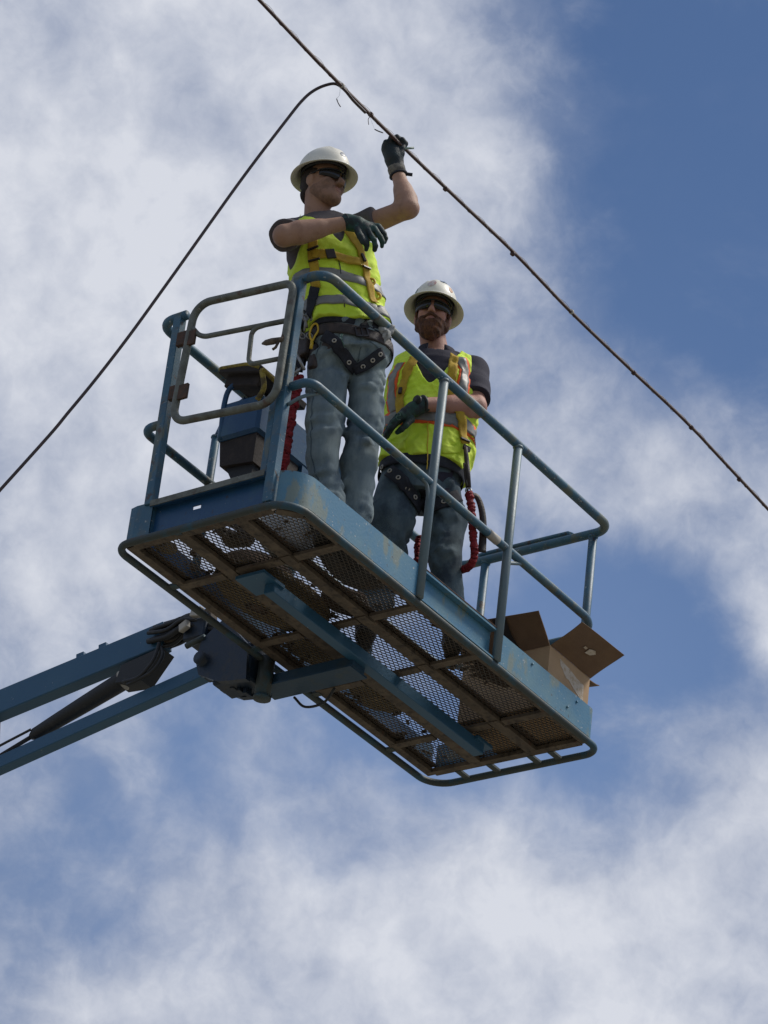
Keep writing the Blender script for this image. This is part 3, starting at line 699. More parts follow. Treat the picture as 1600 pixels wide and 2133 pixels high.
def onq(poly, n, a_, b_, k): return poly[0] * (1 - a_) * (1 - b_) + poly[1] * a_ * (1 - b_) + poly[2] * a_ * b_ + poly[3] * (1 - a_) * b_ + n * k
def patch(poly, n, pts, k, mt, name, par, th=.0015):
    mb = MB(); mb.prism([onq(poly, n, a_, b_, k) for a_, b_ in pts], n * th); return obj(name, mb, mt, par)
for pts in ([(.50, .42), (.60, .45), (.66, .56), (.60, .62), (.54, .60), (.50, .56)], [(.40, .50), (.46, .50), (.46, .56), (.40, .57)]):
    patch(fp, fn, pts, -.003 if fn[2] > 0 else .007, 'torn', 'torn_label', fr)
for sgn in (-.004, .0065): patch(lp, ln_, [(.52, .02), (.68, .02), (.62, .5), (.60, .99), (.44, .99), (.50, .5)], sgn, 'tape', 'tape_strip', fl)
mb = MB(); yy = by0 - .0015
mb.prism([(x_, yy, z_) for x_, z_ in ((2.02, .292), (2.06, .285), (2.10, .280), (2.17, .262), (2.225, .258), (2.228, .17), (2.19, .185), (2.15, .20), (2.10, .225), (2.075, .222), (2.05, .25), (2.028, .262))], (0, .0013, 0))
obj('torn_label', mb, 'torn', cb, 'pale torn paper patch on the side')
# things seen through the mesh floor
tb = obj('tool_bag', lump((.72, .70, .125), (.26, .115, .115), 3, .3, 22), 'debris', None, base=(.72, .70, .03)); tagp(tb, 'dark brown canvas bag lying on the mesh floor near the jib', 'bag')
tw = obj('canvas_sheet', lump((.66, .60, .028), (.33, .20, .012), 8, .5, 26, .008), 'tan', None, base=(.66, .60, .02)); tagp(tw, 'tan canvas sheet spread under the brown bag', 'sheet')
t2 = obj('canvas_sheet', lump((1.58, .70, .040), (.20, .11, .022), 12, .5, 26, .010), 'tan', None, base=(1.6, .7, .02)); tagp(t2, 'crumpled tan sheet by the far edge past the support arm', 'sheet')
t3 = obj('dirty_rag', lump((1.62, .10, .042), (.13, .07, .022), 15, .5, 30, .009), 'debris', None, base=(1.6, .1, .02)); tagp(t3, 'dark crumpled rag on the floor between the bearded worker and the box', 'rag')
t4 = obj('tool_pouch', lump((.86, .36, .055), (.13, .09, .035), 19, .5, 30, .010), 'debris', None, base=(.86, .36, .02)); tagp(t4, 'flat dark pouch on the floor between the two workers', 'pouch')
t5 = obj('crumpled_tarp', lump((.64, .17, .048), (.19, .10, .028), 23, .6, 34, .009), 'mat', None, base=(.64, .17, .02)); tagp(t5, 'dark crumpled tarp on the floor under the knee of the worker holding the cable', 'tarp')
t6 = obj('flattened_carton', lump((1.14, .72, .034), (.17, .10, .014), 27, .5, 18, .008), 'tan', None, base=(1.14, .72, .02)); tagp(t6, 'flattened tan carton above the support arm', 'carton')
t7 = obj('canvas_sheet', lump((.15, .78, .04), (.06, .05, .015), 29, .5, 30, .008), 'tan', None, base=(.17, .76, .02)); tagp(t7, 'small tan cloth in the left corner of the basket floor', 'cloth')
t8 = obj('work_glove', lump((1.22, .60, .04), (.09, .05, .02), 33, .6, 45, .008), 'debris', None, base=(1.22, .6, .02)); tagp(t8, 'dark crumpled glove behind the boot of the bearded worker', 'glove')
mb = MB(); cpt = []
for k in range(150):
    a_ = k * .32; rr = .075 + .015 * math.sin(k * .71) ; cpt.append((.20 + rr * math.cos(a_), .46 + rr * .8 * math.sin(a_), .040 + .05 * (k / 150) + .006 * math.sin(k * 1.3)))
mb.tube(cpt, .009, 8); rp_ = obj('coiled_rope', mb, 'grime', None, base=(.2, .46, .02)); tagp(rp_, 'dirty coil of rope on the floor behind the gate', 'rope')
mb = MB(); r_ = random.Random(4)
for k in range(260):
    x, y = r_.choice([(r_.uniform(.06, 1.0), r_.uniform(.05, .85)), (r_.uniform(.06, 2.2), r_.gauss(.05, .025)), (r_.uniform(.9, 2.2), r_.gauss(.78, .06)), (r_.gauss(1.52, .07), r_.gauss(.12, .06))])
    if not .05 < y < .84 or x < .06 or x > 2.22 or x + y < .32 or (1.35 < x < 1.95 and .3 < y < .5 and r_.random() < .8): continue
    c = V(x, y, .018 + r_.random() * .006); s_ = r_.uniform(.010, .03); an = r_.uniform(0, 6.28); ax = frame((math.cos(an), math.sin(an), r_.uniform(-.2, .2)), (0, 0, 1))
    mb.prism([c + ax[1] * s_ * math.cos(q) + ax[0] * s_ * .5 * math.sin(q) * (1 + .3 * math.sin(3 * q)) for q in np.linspace(0, 5.8, 9)], ax[2] * .002)
tagp(obj('leaf_litter', mb, 'debris'), 'dry leaves and dirt caught on the mesh floor', 'litter', kind='stuff')
mb = MB(); mb.loft([[c_ + V(0, 0, 0) for c_ in [V(.40 + sx * r_w, .335 + sy * r_w * .7, z_) for sx, sy in ((-1, -1), (0, -1.15), (1, -1), (1.1, 0), (1, 1), (0, 1.15), (-1, 1), (-1.1, 0))]] for z_, r_w in ((.03, .085), (.05, .10), (.24, .115), (.262, .115), (.265, .10))])
wbk = obj('white_tub', mb, 'white', None, base=(.4, .335, .03)); tagp(wbk, 'scuffed white tub behind the near corner toe board', 'tub')

# ================================================================ cables
P1c = (.40, .12)
H0 = F(833, 302, .04, P1c)                 # where the raised hand meets the cable
yc = H0[1]
cpts = [P(u, v, 1, yc) for u, v in ((540, 0), (624, 89), (712, 180), (835, 302), (955, 417), (1075, 531), (1190, 651), (1320, 776), (1440, 890), (1600, 1061))]
d0 = norm(cpts[0] - cpts[1]); d1 = norm(cpts[-1] - cpts[-2])
full = [cpts[0] + d0 * 14 * V(1, 1, .6), cpts[0] + d0 * 5] + cpts + [cpts[-1] + d1 * 5, cpts[-1] + d1 * 16]
ac = thing('aerial_cable', H0, 'brown lashed overhead cable crossing the sky from top centre to lower right', 'cable')
sm = crom(full, 10)
mb = MB(); up_ = V(0, 0, .0075)
mb.tube(sm, .0072, 10); obj('cable_jacket', mb, 'cable', ac)
mb = MB(); mb.tube([p + up_ * 1.35 + V(0, .002, 0) for p in sm], .0042, 8); obj('support_strand', mb, 'strand', ac)
mb = MB(); tot = []
for i in range(len(cpts) - 1):
    a_, b_ = cpts[i], cpts[i + 1]; n_ = max(2, int(np.linalg.norm(b_ - a_) / .012))
    for k in range(n_): tot.append(a_ + (b_ - a_) * k / n_)
hel = []
for i, p in enumerate(tot):
    an = i * .42; hel.append(p + V(0, math.cos(an) * .0095, .004 + math.sin(an) * .0125))
mb.tube(hel, .0008, 5); obj('lashing_wire', mb, 'wire', ac)
cl_pts = [(712, 180), (772, 240), (928, 395), (1068, 530), (1190, 651), (1320, 778), (1440, 892), (1540, 1000)]
for i, (u, v) in enumerate(cl_pts):
    p = P(u, v, 1, yc); mb = MB(); dd = V(1, 0, .0)
    mb.tube([p - dd * .006 + V(0, 0, .004), p + dd * .006 + V(0, 0, .004)], .0118, 10)
    if i in (1,): mb.tube(crom([p + V(0, 0, -.008), p + V(-.012, 0, -.03), p + V(-.004, 0, -.055)], 4), .0016, 5)
    obj('cable_tie', mb, 'clip' if i in (0, 4) else 'cable', ac)
J0 = P(716, 186, 1, yc) + V(0, -.006, -.006)
pc = (J0[0], J0[1])
dp = [J0 + V(.16, 0, -.012), J0 + V(.07, 0, -.010), J0] + [F(u, v, 0, pc) for u, v in ((700, 175), (680, 177), (655, 188), (632, 207), (600, 246), (500, 378), (350, 588), (250, 725), (150, 850), (0, 1021))]
de = norm(dp[-1] - dp[-2]); dp += [dp[-1] + de * 2.5 + V(0, 0, .1), dp[-1] + de * 9 + V(0, 0, 1.2)]
mb = MB(); mb.tube(crom(dp, 9), .0068, 10); dc = obj('drop_cable', mb, 'dropc', None, base=J0); tagp(dc, 'dark slack cable hooking off the overhead cable and running down left', 'cable')
for (q, lab) in ((((701, 205), (705, 215), (710, 223)), 'short wire snippet hanging below the cable hook'), (((780, 269), (788, 273), (799, 277)), 'loose wire snippet beside the cable above the raised glove')):
    pts = [F(u, v, .0, pc) for u, v in q]; mb = MB(); mb.tube(crom(pts, 5), [.001] + [.0028] * 9 + [.001], 6)
    # tie the snippet to the cable with a hair-thin thread
    tgt = P(709, 178, 1, yc) if q[0][0] < 750 else P(768, 236, 1, yc); mb.tube(crom([pts[0], (pts[0] + tgt) / 2 + V(.01, 0, -.01), tgt], 4), .0005, 4)
    tagp(obj('wire_snippet', mb, 'wire', None, base=pts[0]), lab, 'wire', 'loose wire snippets under the overhead cable')
# ================================================================ PEOPLE
def nets_fast(f, lo, hi, res, margin=.018):
    lo = np.asarray(lo, float); hi = np.asarray(hi, float); B = 6; bs = B * res
    nb = np.ceil((hi - lo) / bs).astype(int) + 1
    g = np.stack(np.meshgrid(*[lo[i] + bs * (np.arange(nb[i]) + .5) for i in range(3)], indexing='ij'), -1)
    cd = f(g.reshape(-1, 3)).reshape(tuple(nb)); near = np.abs(cd) < bs * .87 * 1.15 + margin
    n = nb * B; D = np.repeat(np.repeat(np.repeat(np.where(cd < 0, -1., 1.), B, 0), B, 1), B, 2)
    Mk = np.argwhere(np.repeat(np.repeat(np.repeat(near, B, 0), B, 1), B, 2)); pts = lo + Mk * res; vals = np.empty(len(pts))
    for i in range(0, len(pts), 400000): vals[i:i + 400000] = f(pts[i:i + 400000])
    D[Mk[:, 0], Mk[:, 1], Mk[:, 2]] = vals
    return nets_core(D, lo, res)
def nets_core(D, lo, res):
    n = np.array(D.shape); ins = D < 0; c = n - 1
    A = np.argwhere
    cnt = np.zeros(tuple(c), np.float32); acc_ = np.zeros(tuple(c) + (3,), np.float32)
    for ax in range(3):
        o1, o2 = [a for a in range(3) if a != ax]
        sl0 = [slice(None)] * 3; sl1 = [slice(None)] * 3; sl0[ax] = slice(0, n[ax] - 1); sl1[ax] = slice(1, n[ax])
        E_ = A(ins[tuple(sl0)] != ins[tuple(sl1)])
        a = D[E_[:, 0], E_[:, 1], E_[:, 2]]; F_ = E_.copy(); F_[:, ax] += 1; b = D[F_[:, 0], F_[:, 1], F_[:, 2]]; t = a / (a - b)
        for p in (0, 1):
            for q in (0, 1):
                C_ = E_.copy(); C_[:, o1] -= p; C_[:, o2] -= q; ok = (C_ >= 0).all(1) & (C_ < c).all(1); C2 = C_[ok]
                pos = np.zeros((len(C2), 3)); pos[:, o1] = p; pos[:, o2] = q; pos[:, ax] = t[ok]
                np.add.at(cnt, tuple(C2.T), 1); np.add.at(acc_, tuple(C2.T), pos)
    act = cnt > 0; ids = -np.ones(tuple(c), int); ids[act] = np.arange(act.sum()); I = A(act)
    vs = lo + res * (I + acc_[act] / cnt[act][:, None]); faces = []
    for ax in range(3):
        a, b = [(1, 2), (2, 0), (0, 1)][ax]
        sl0 = [slice(None)] * 3; sl1 = [slice(None)] * 3; sl0[ax] = slice(0, n[ax] - 1); sl1[ax] = slice(1, n[ax])
        E_ = A(ins[tuple(sl0)] != ins[tuple(sl1)])
        E_ = E_[(E_[:, a] > 0) & (E_[:, b] > 0) & (E_[:, a] < n[a] - 1) & (E_[:, b] < n[b] - 1)]
        def cell(da, db):
            q = E_.copy(); q[:, a] += da; q[:, b] += db; return ids[q[:, 0], q[:, 1], q[:, 2]]
        Q = np.stack([cell(-1, -1), cell(0, -1), cell(0, 0), cell(-1, 0)], 1)
        flip = ~ins[E_[:, 0], E_[:, 1], E_[:, 2]]; Q[flip] = Q[flip][:, ::-1]; faces.append(Q[(Q >= 0).all(1)])
    return vs, np.concatenate(faces)
def nets(f, lo, hi, res): return nets_fast(f, lo, hi, res)

def hit(f, u, v, tmax=20.0):
    r = ray(u, v); t = 12.0; p = CC + r * t
    for _ in range(120):
        d = float(f(p[None])[0])
        if abs(d) < .0006: break
        t += d * .7; p = CC + r * t
        if t > tmax: return None
    return p
def hits(f, uv): return [h for h in (hit(f, u, v) for u, v in uv) if h is not None]

def torso(sts, lat, fd):
    """sts: (centre, half width, half depth) from pelvis to neck"""
    C_ = np.array([s_[0] for s_ in sts]); S0, S1 = C_[0], C_[-1]; H = np.linalg.norm(S1 - S0); U = (S1 - S0) / H
    hh = (C_ - S0) @ U / H; Aa = np.array([s_[1] for s_ in sts]); Bb = np.array([s_[2] for s_ in sts])
    def loc(p):
        h = (p - S0) @ U / H; hc = np.clip(h, 0, 1)
        c = np.stack([np.interp(hc, hh, C_[:, k]) for k in range(3)], -1); q = p - c
        return h, q @ lat, q @ fd, np.interp(hc, hh, Aa), np.interp(hc, hh, Bb)
    def f(p, o=0.0):
        h, x, y, a, b = loc(p); a = a + o; b = b + o
        x2, y2 = (x / a), (y / b); k0 = (np.abs(x2) ** 2.3 + np.abs(y2) ** 2.3) ** (1 / 2.3)
        k1 = np.sqrt((x / a ** 2) ** 2 + (y / b ** 2) ** 2); d = k0 * (k0 - 1) / np.maximum(k1, 1e-6) * .95
        d = np.where(k0 < .05, -b, d)
        return np.maximum(d, np.maximum((h - 1) * H - o, -h * H - o))
    def at(h, th, o=0.0):
        c = V(*[np.interp(h, hh, C_[:, k]) for k in range(3)]); a = np.interp(h, hh, Aa) + o; b = np.interp(h, hh, Bb) + o
        return c + lat * a * math.cos(th) + fd * b * math.sin(th)
    return f, loc, at, U, H

RH = V(.62, -.785, 0); RH /= np.linalg.norm(RH)        # to the right as seen in the photograph
def yawdir(deg):
    a = math.radians(deg); return NF * math.cos(a) + RH * math.sin(a), RH * math.cos(a) - NF * math.sin(a)

def head_prims(c, Hf):
    W = lambda x, y, z: c + V(x, y, z) @ Hf
    E3 = lambda x, y, z, r: ell(W(x, y, z), Hf, r)
    return [E3(0, -.012, .025, (.075, .096, .095)), (E3(0, .022, -.055, (.058, .064, .062)), .03), (E3(0, .062, -.092, (.026, .022, .022)), .03),
            (cap(W(-.05, .0, -.05), W(-.022, .06, -.092), .020, .018), .03), (cap(W(.05, .0, -.05), W(.022, .06, -.092), .020, .018), .03),
            (cap(W(0, .086, .008), W(0, .110, -.030), .0085, .0125), .012), (E3(-.010, .099, -.036, (.009, .012, .008)), .008), (E3(.010, .099, -.036, (.009, .012, .008)), .008),
            (cap(W(-.035, .074, .018), W(.035, .074, .018), .013, .013), .02),
            (E3(-.040, .058, -.028, (.022, .022, .022)), .02), (E3(.040, .058, -.028, (.022, .022, .022)), .02),
            (E3(0, .088, -.060, (.024, .011, .006)), .008), (E3(0, .085, -.071, (.020, .011, .006)), .008),
            (E3(-.077, -.008, -.012, (.009, .022, .032)), .008), (E3(.077, -.008, -.012, (.009, .022, .032)), .008)], W, E3

def hard_hat(par, c, Hf, tilt=0, stickers=()):
    W = lambda x, y, z: c + V(x, y, z) @ Hf
    NA = 96
    def dome(th, s_, o=0.0):         # s_ 0 brim line .. 1 crown
        el = s_ * math.pi / 2; a, b, h = .104 + o, .128 + o, .120 + o
        cz = math.sin(el) ** .92 if s_ > 0 else 0; ce = math.cos(el) ** .85 if s_ < 1 else 0
        x, y = math.cos(th) * a * ce, math.sin(th) * b * ce; z = h * cz
        rid = 0
        for xr, wd in ((0, .016), (.040, .008), (-.040, .008)):
            rid += .0045 * math.exp(-((x - xr) / wd) ** 2) * min(1, z / .04) * (1.0 if y < .08 or xr == 0 else max(0, 1 - (y - .08) / .02))
        return W(x, y, z + rid)
    def brim(th, t, dz=0.0):
        a = .104 + (.128 - .104) * t + 0; b = .128 + (.166 - .128) * t if math.sin(th) > 0 else .128 + (.148 - .128) * t
        return W(math.cos(th) * (a + .010 * t), math.sin(th) * b, -.002 - .016 * t ** 1.4 + dz - .004 * t * abs(math.sin(th)))
    TH = [2 * math.pi * k / NA for k in range(NA)]
    rings = [[dome(th, k / 22) for th in TH] for k in range(22, -1, -1)]
    rings[0] = [dome(th, .985) for th in TH]
    rings += [[brim(th, t) for th in TH] for t in (.15, .4, .7, .95)]
    rings += [[brim(th, 1.0, -.002) for th in TH]] + [[brim(th, t, -.005) for th in TH] for t in (.95, .6, .2)]
    rings += [[dome(th, k / 10, -.004) for th in TH] for k in (0, 3, 6, 9)]
    mb = MB(); mb.loft(rings, cap=True); hat = obj('hard_hat', mb, 'hat', par)
    # suspension band inside
    mb = MB(); ro = [[W(math.cos(th) * .088, math.sin(th) * .108, z) for th in TH] for z in (-.004, .03)]; ri = [[W(math.cos(th) * .083, math.sin(th) * .103, z) for th in TH] for z in (.03, -.004)]
    mb.loft([r[::-1] for r in ro + ri], cap=False, closed=True); obj('suspension_band', mb, 'black', hat)
    for (az, s0, ra, rb, mt, nm) in stickers:
        mb = MB(); az = math.radians(az); n_ = 28; R_ = 5; vs = []; ccx = dome(az, s0)
        for i in range(R_ + 1):
            for k in range(n_):
                a_ = 2 * math.pi * k / n_; q = i / R_
                vs.append(dome(az + q * ra * math.cos(a_) / (.115 * max(.25, math.cos(s0 * math.pi / 2))), min(.97, s0 + q * rb * math.sin(a_) / .19), .0012))
        fs = []
        for i in range(R_):
            for k in range(n_): fs.append((i * n_ + k, i * n_ + (k + 1) % n_, (i + 1) * n_ + (k + 1) % n_, (i + 1) * n_ + k))
        mb.add(vs, fs); obj('sticker', mb, mt, hat, nm)
    return hat

def glasses(par, W):
    mb = MB()
    def pt(an, z, o=0.0):
        a = math.radians(an); return W(math.sin(a) * (.074 + o), .008 + math.cos(a) * (.086 + o), z)
    for sg in (-1, 1):
        rings = []
        for an in np.linspace(5, 68, 12):
            t = (an - 5) / 63; hi_ = .029 - .007 * t ** 2; lo_ = -.024 + .016 * t ** 1.5 + (.010 * max(0, 1 - t * 5))
            r_ = [pt(sg * an, hi_, .011), pt(sg * an, (hi_ + lo_) / 2, .013), pt(sg * an, lo_, .010), pt(sg * an, lo_, .007), pt(sg * an, hi_, .008)]
            rings.append(r_ if sg > 0 else r_[::-1])
        mb.loft(rings)
    o = obj('sunglasses', mb, 'glass', par); mb = MB()
    mb.tube([W(-.080, -.03, .006), W(-.082, .0, .012)] + [pt(q, .025 - .006 * (abs(q) / 68) ** 2, .010) for q in range(-66, 67, 11)] + [W(.082, .0, .012), W(.080, -.03, .006)], .0032, 8)
    obj('glasses_frame', mb, 'black', o)

def hand_field(wrist, knuck, fingers, thumb, fr=.0105, palm_n=None):
    """wrist point, four knuckles, finger chains (after the knuckle), thumb chain"""
    wrist = V(*wrist); fs = []
    for k in knuck: fs.append((cap(wrist * .72 + V(*k) * .28, k, .017, .0135), .016))
    kc = sum(V(*k) for k in knuck) / 4; fs.append((cap(wrist, wrist * .4 + kc * .6, .031, .026), .018))
    for k, ch in zip(knuck, fingers):
        pts = [V(*k)] + [V(*c) for c in ch]; rr = [fr * 1.22, fr * 1.1, fr, fr * .88]
        for i in range(len(pts) - 1): fs.append((cap(pts[i], pts[i + 1], rr[min(i, 3)], rr[min(i + 1, 3)]), .004))
    tp = [V(*c) for c in thumb]; rr = [.018, .0145, .0125, .011]
    for i in range(len(tp) - 1): fs.append((cap(tp[i], tp[i + 1], rr[i], rr[i + 1]), .006))
    fs = [fs[4][0]] + fs[:4] + fs[5:]
    allp = [wrist] + list(knuck) + [c for ch in fingers for c in ch] + list(thumb)
    return union(fs, .01), bbox(allp, .045)

def torus_at(mb, p, n, R_, r_):
    n = norm(n); u = norm(np.cross(n, (0, 0, 1) if abs(n[2]) < .9 else (1, 0, 0))); w_ = np.cross(n, u)
    mb.tube([p + R_ * (math.cos(a) * u + math.sin(a) * w_) for a in np.linspace(0, 2 * math.pi, 17)[:-1]], r_, 8, True)
def fold_legs(f, seed, axis, amp, freq=42):
    wv = waves(seed, axis, freq * 2.8, 7, .9); w2 = waves(seed + 50, axis, freq * 1.3, 5, .9)
    w3_ = waves(seed + 90, (1, .5, .6), 26, 4, 1.0)
    return lambda p: f(p) + (amp * .75 * wv(p) + amp * .9 * w2(p)) * np.clip(.45 + .75 * w3_(p), .08, 1.5)

def boot(par, heel, toe, ankle, seed):
    heel, toe, ankle = V(*heel), V(*toe), V(*ankle); d = norm(toe - heel); up = V(0, 0, 1)
    s_ = norm(np.cross(d, up)); z0 = .020
    c = (heel + toe) / 2; L = np.linalg.norm(toe - heel)
    f = union([ell(V(*(heel * .72 + toe * .28)[:2], z0 + .045), np.array([d, s_, up]), (.075, .040, .046)), (ell(V(*(heel * .25 + toe * .75)[:2], z0 + .036), np.array([d, s_, up]), (.085, .048, .040)), .03),
               (cap(V(*(heel * .75 + toe * .25)[:2], z0 + .07), ankle + V(0, 0, .06), .045, .052), .03)], .02)
    f2 = inter(f, halfspace((0, 0, z0 + .012), (0, 0, -1)))
    mb = isurf(f2, *bbox([heel, toe, ankle + V(0, 0, .07)], .07), .007); b = obj('boot', mb, 'boot', par)
    mb = MB(); ou = []
    for k in range(28):
        a = 2 * math.pi * k / 28; t = math.cos(a); wd = (.046 if t > 0 else .038) * (1 - .12 * (1 - abs(t)) if abs(t) < .5 else 1); ou.append(c + d * t * (L / 2 + .012) * (1) + s_ * math.sin(a) * wd)
    mb.loft([[V(q[0], q[1], z) + (q - c) * e for q in ou] for z, e in ((z0 - .002, -.02), (z0 + .002, .02), (z0 + .018, .03), (z0 + .020, 0))]); obj('sole', mb, 'black', b)

# ---------------------------------------------------------------- worker at the cable
def person_one():
    Pc = (.415, .155); f_ = lambda u, v, s=0: F(u, v, s, Pc)
    root = thing('person', (.40, .12, .02), 'worker in grey t-shirt and lime vest gripping the overhead cable with one raised gloved hand', 'person', 'workers standing in the lift basket')
    fd, lat = yawdir(16)
    sts = [(f_(735, 748), .150, .118), (f_(730, 700), .152, .115), (f_(716, 650), .145, .112), (f_(700, 590), .165, .122), (f_(686, 530), .175, .125), (f_(674, 488), .150, .105), (f_(667, 462), .085, .075)]
    T, loc, at, U, H = torso(sts, lat, fd)
    shR, elR, wrR = f_(612, 486, -.01), f_(592, 491, .25), f_(728, 463, .235)
    shL, elL, wrL = f_(744, 478, -.04), f_(851, 434, .10), f_(829, 362, .03)
    hipR, knR, anR = f_(694, 748), f_(676, 885, .0), f_(686, 1048, -.02)
    hipL, knL, anL = f_(764, 745, -.03), f_(761, 890, -.06), f_(745, 1070, -.085)
    hc = f_(673, 385, .03); hf, hl = yawdir(47); Hf = frame(hf + V(0, 0, .02), (-.03, .05, 1))
    hp, W, E3 = head_prims(hc, Hf)
    neckb = f_(661, 470, -.01)
    headf = union(hp, .02)
    body = union([headf, (cap(neckb, W(0, -.028, -.06), .060, .054), .02), (lambda p: T(p, -.012), .03),
                  (cap(shR, elR, .052, .044), .04), (cap(elR, wrR, .047, .029), .02), (cap(elR * .75 + wrR * .25, wrR * .5 + elR * .5, .050, .036), .03),
                  (cap(shL, elL, .052, .043), .04), (cap(elL, wrL, .045, .029), .02), (cap(elL * .75 + wrL * .25, wrL * .5 + elL * .5, .047, .036), .03),
                  (cap(hipR, knR, .060, .052), .02), (cap(knR, anR, .052, .036), .02), (cap(hipL, knL, .060, .052), .01), (cap(knL, anL, .054, .036), .02),
                  (cap(wrR, f_(748, 466, .235), .026, .022), .01), (cap(wrL, f_(823, 335, .03), .026, .022), .01)], .02)
    allp = [W(0, 0, .13), W(0, .12, 0), shR, elR, wrR, shL, elL, wrL, hipR, hipL, knR, knL, anR, anL]
    obj('body', isurf(body, *bbox(allp, .14), .0058), 'skin', root)
    # stubble, lips, hair
    jaw = inter(offs(headf, .0022), halfspace(W(0, .02, -.040), norm(V(0, -.45, 1) @ Hf)), halfspace(W(0, -.008, -.03), norm(V(0, -1, .25) @ Hf)), lambda p: .022 - L2((p - W(0, .100, -.064)) * 1.0))
    obj('stubble', isurf(jaw, *bbox([W(0, .05, -.06)], .12), .0038), 'stubble', root)
    obj('lips', isurf(union([E3(0, .091, -.0605, (.021, .008, .0045)), (E3(0, .089, -.0695, (.018, .008, .005)), .003)], .003), *bbox([W(0, .09, -.065)], .04), .0025), 'lip', root)
    wv = waves(77, (0, 0, 1), 130, 5, .8)
    hairf = inter(lambda p: E3(0, -.020, .022, (.080, .092, .094))(p) + .002 * wv(p), halfspace(W(0, .012, 0), norm(V(0, 1, -.35) @ Hf)), halfspace(W(0, 0, -.068), norm(V(0, 0, -1) @ Hf)))
    hair2 = union([hairf, (E3(0, -.075, -.045, (.055, .026, .04)), .012), ], .01)
    obj('hair', isurf(inter(hair2, lambda p: .0 - E3(-.079, -.008, -.012, (.012, .025, .036))(p), lambda p: .0 - E3(.079, -.008, -.012, (.012, .025, .036))(p)), *bbox([W(0, -.02, 0)], .13), .0045), 'hair', root)
    glasses(root, W)
    hh = Hf.copy(); hard_hat(root, W(0, -.004, .056), hh, 0, [(84, .27, .018, .015, 'stblue', 'small dark blue emblem on the hat front')])
    # t-shirt
    wt = waves(11, (0.2, .1, 1), 85, 7, .8)
    shirt = union([lambda p: T(p, .006), (cap(shR, elR, .066, .070), .03), (cap(shL, elL, .070, .062), .03), (cap(shR, f_(650, 470), .05, .045), .03), (cap(shL, f_(690, 466), .052, .045), .03)], .02)
    shirt = (lambda g: lambda p: g(p) + .0028 * wt(p))(shirt)
    cR = shR + (elR - shR) * .93; cL = shL + (elL - shL) * .40
    nr = L2
    sh = inter(shirt, halfspace(cR, elR - shR), halfspace(cL, elL - shL), lambda p: .070 - L2(p - (neckb + fd * .012 + V(0, 0, .022))), lambda p: .026 - np.abs((p - wrR) @ norm(elR - shR)) if False else -np.ones(len(p)))
    # keep the sleeve planes from cutting the trunk
    def shf(p):
        d = shirt(p); a1 = np.maximum(d, np.where(p[..., 2] > cR[2] - .11, (p - cR) @ norm(elR - shR), -1)); a2 = np.maximum(a1, np.where(loc(p)[1] > .15, (p - cL) @ norm(elL - shL), -1))
        return np.maximum(a2, .066 - L2(p - (neckb + fd * .010 + V(0, 0, .022))))
    obj('t_shirt', isurf(shf, *bbox([shR, cR, shL, cL, sts[0][0], neckb], .17), .006), 'tee', root)
    # vest
    wvv = waves(21, (.3, .1, 1), 62, 7, .9)
    flare = lambda h: .010 * np.clip((.38 - h) / .3, 0, 1)
    vbase = union([lambda p: T(p, .018), (cap(f_(652, 470), f_(640, 480), .052), .03), (cap(f_(700, 468), f_(712, 478), .052), .03)], .03)
    w33 = waves(28, (.6, .2, 1), 150, 6, .9)
    def vb(p):
        h, x, y, a, b = loc(p); k = np.clip((.50 - h) / .34, 0, 1)
        return vbase(p) + .0042 * wvv(p) + .0016 * w33(p) - .008 * k - .0055 * k * np.sin(7 * np.arctan2(y, x) + 3 * np.sin(h * 9))
    hemh = float(loc(np.array([hit(vb, 705, 664)]))[0][0]); vbot = float(loc(np.array([f_(702, 540)]))[0][0])
    def vest(p):
        d = vb(p); h, x, y, a, b = loc(p)
        d = np.maximum(d, (hemh - h + .03 * np.clip(np.abs(x) / .15, 0, 1) ** 2 + .035 * np.clip(-x * 8 - .2, 0, 1) * (y > 0)) * H)
        ah = np.clip((h - .56) / .34, 0, 1); lim = .215 - .085 * ah ** .6 * (h > .56); d = np.maximum(d, np.abs(x) - lim)
        vw = np.clip((h - vbot) / (1 - vbot), 0, 1) ** .7 * .092; d = np.maximum(d, np.where(y > -.01, np.minimum(vw - np.abs(x + .004), (h - vbot) * H * .8), -1))
        d = np.maximum(d, (h - 1.02) * H)
        return np.maximum(d, np.where(y > 0, .0022 - np.abs(x + .008), -1) * (h < vbot) + -1 * (h >= vbot)) if False else d
    vo = obj('safety_vest', isurf(vest, *bbox([sts[1][0], sts[-1][0]], .25), .0055), 'lime', root, 'lime yellow vest with grey bands')
    def loop(h, o=.03, n=40): return [at(h, 2 * math.pi * k / n, o) for k in range(n + 1)]
    hb = [float(loc(np.array([hit(vb, 705, v)]))[0][0]) for v in (572, 628)]
    for h in hb:
        mb = MB(); ribbon(mb, vb, loop(h), .046, .0012, .0022, True, smooth=False); obj('reflective_band', mb, 'silver', vo)
    mb = MB(); ribbon(mb, vb, hits(vb, [(704, 532), (709, 560), (714, 600), (718, 640)]), .004, .001, .0022); obj('zip', mb, 'black', vo)
    mb = MB()
    ribbon(mb, vb, hits(vb, [(652, 500), (652, 530), (655, 560), (659, 600)]), .044, .004, .003)
    ribbon(mb, vb, hits(vb, [(716, 470), (737, 500), (752, 530), (762, 565), (771, 600), (782, 632)]), .040, .004, .003)
    ribbon(mb, vb, hits(vb, [(650, 533), (680, 531), (715, 540), (756, 552)]), .042, .0085, .003)
    hn = obj('safety_harness', mb, 'strap', root, 'yellow webbing harness')
    mb = MB()
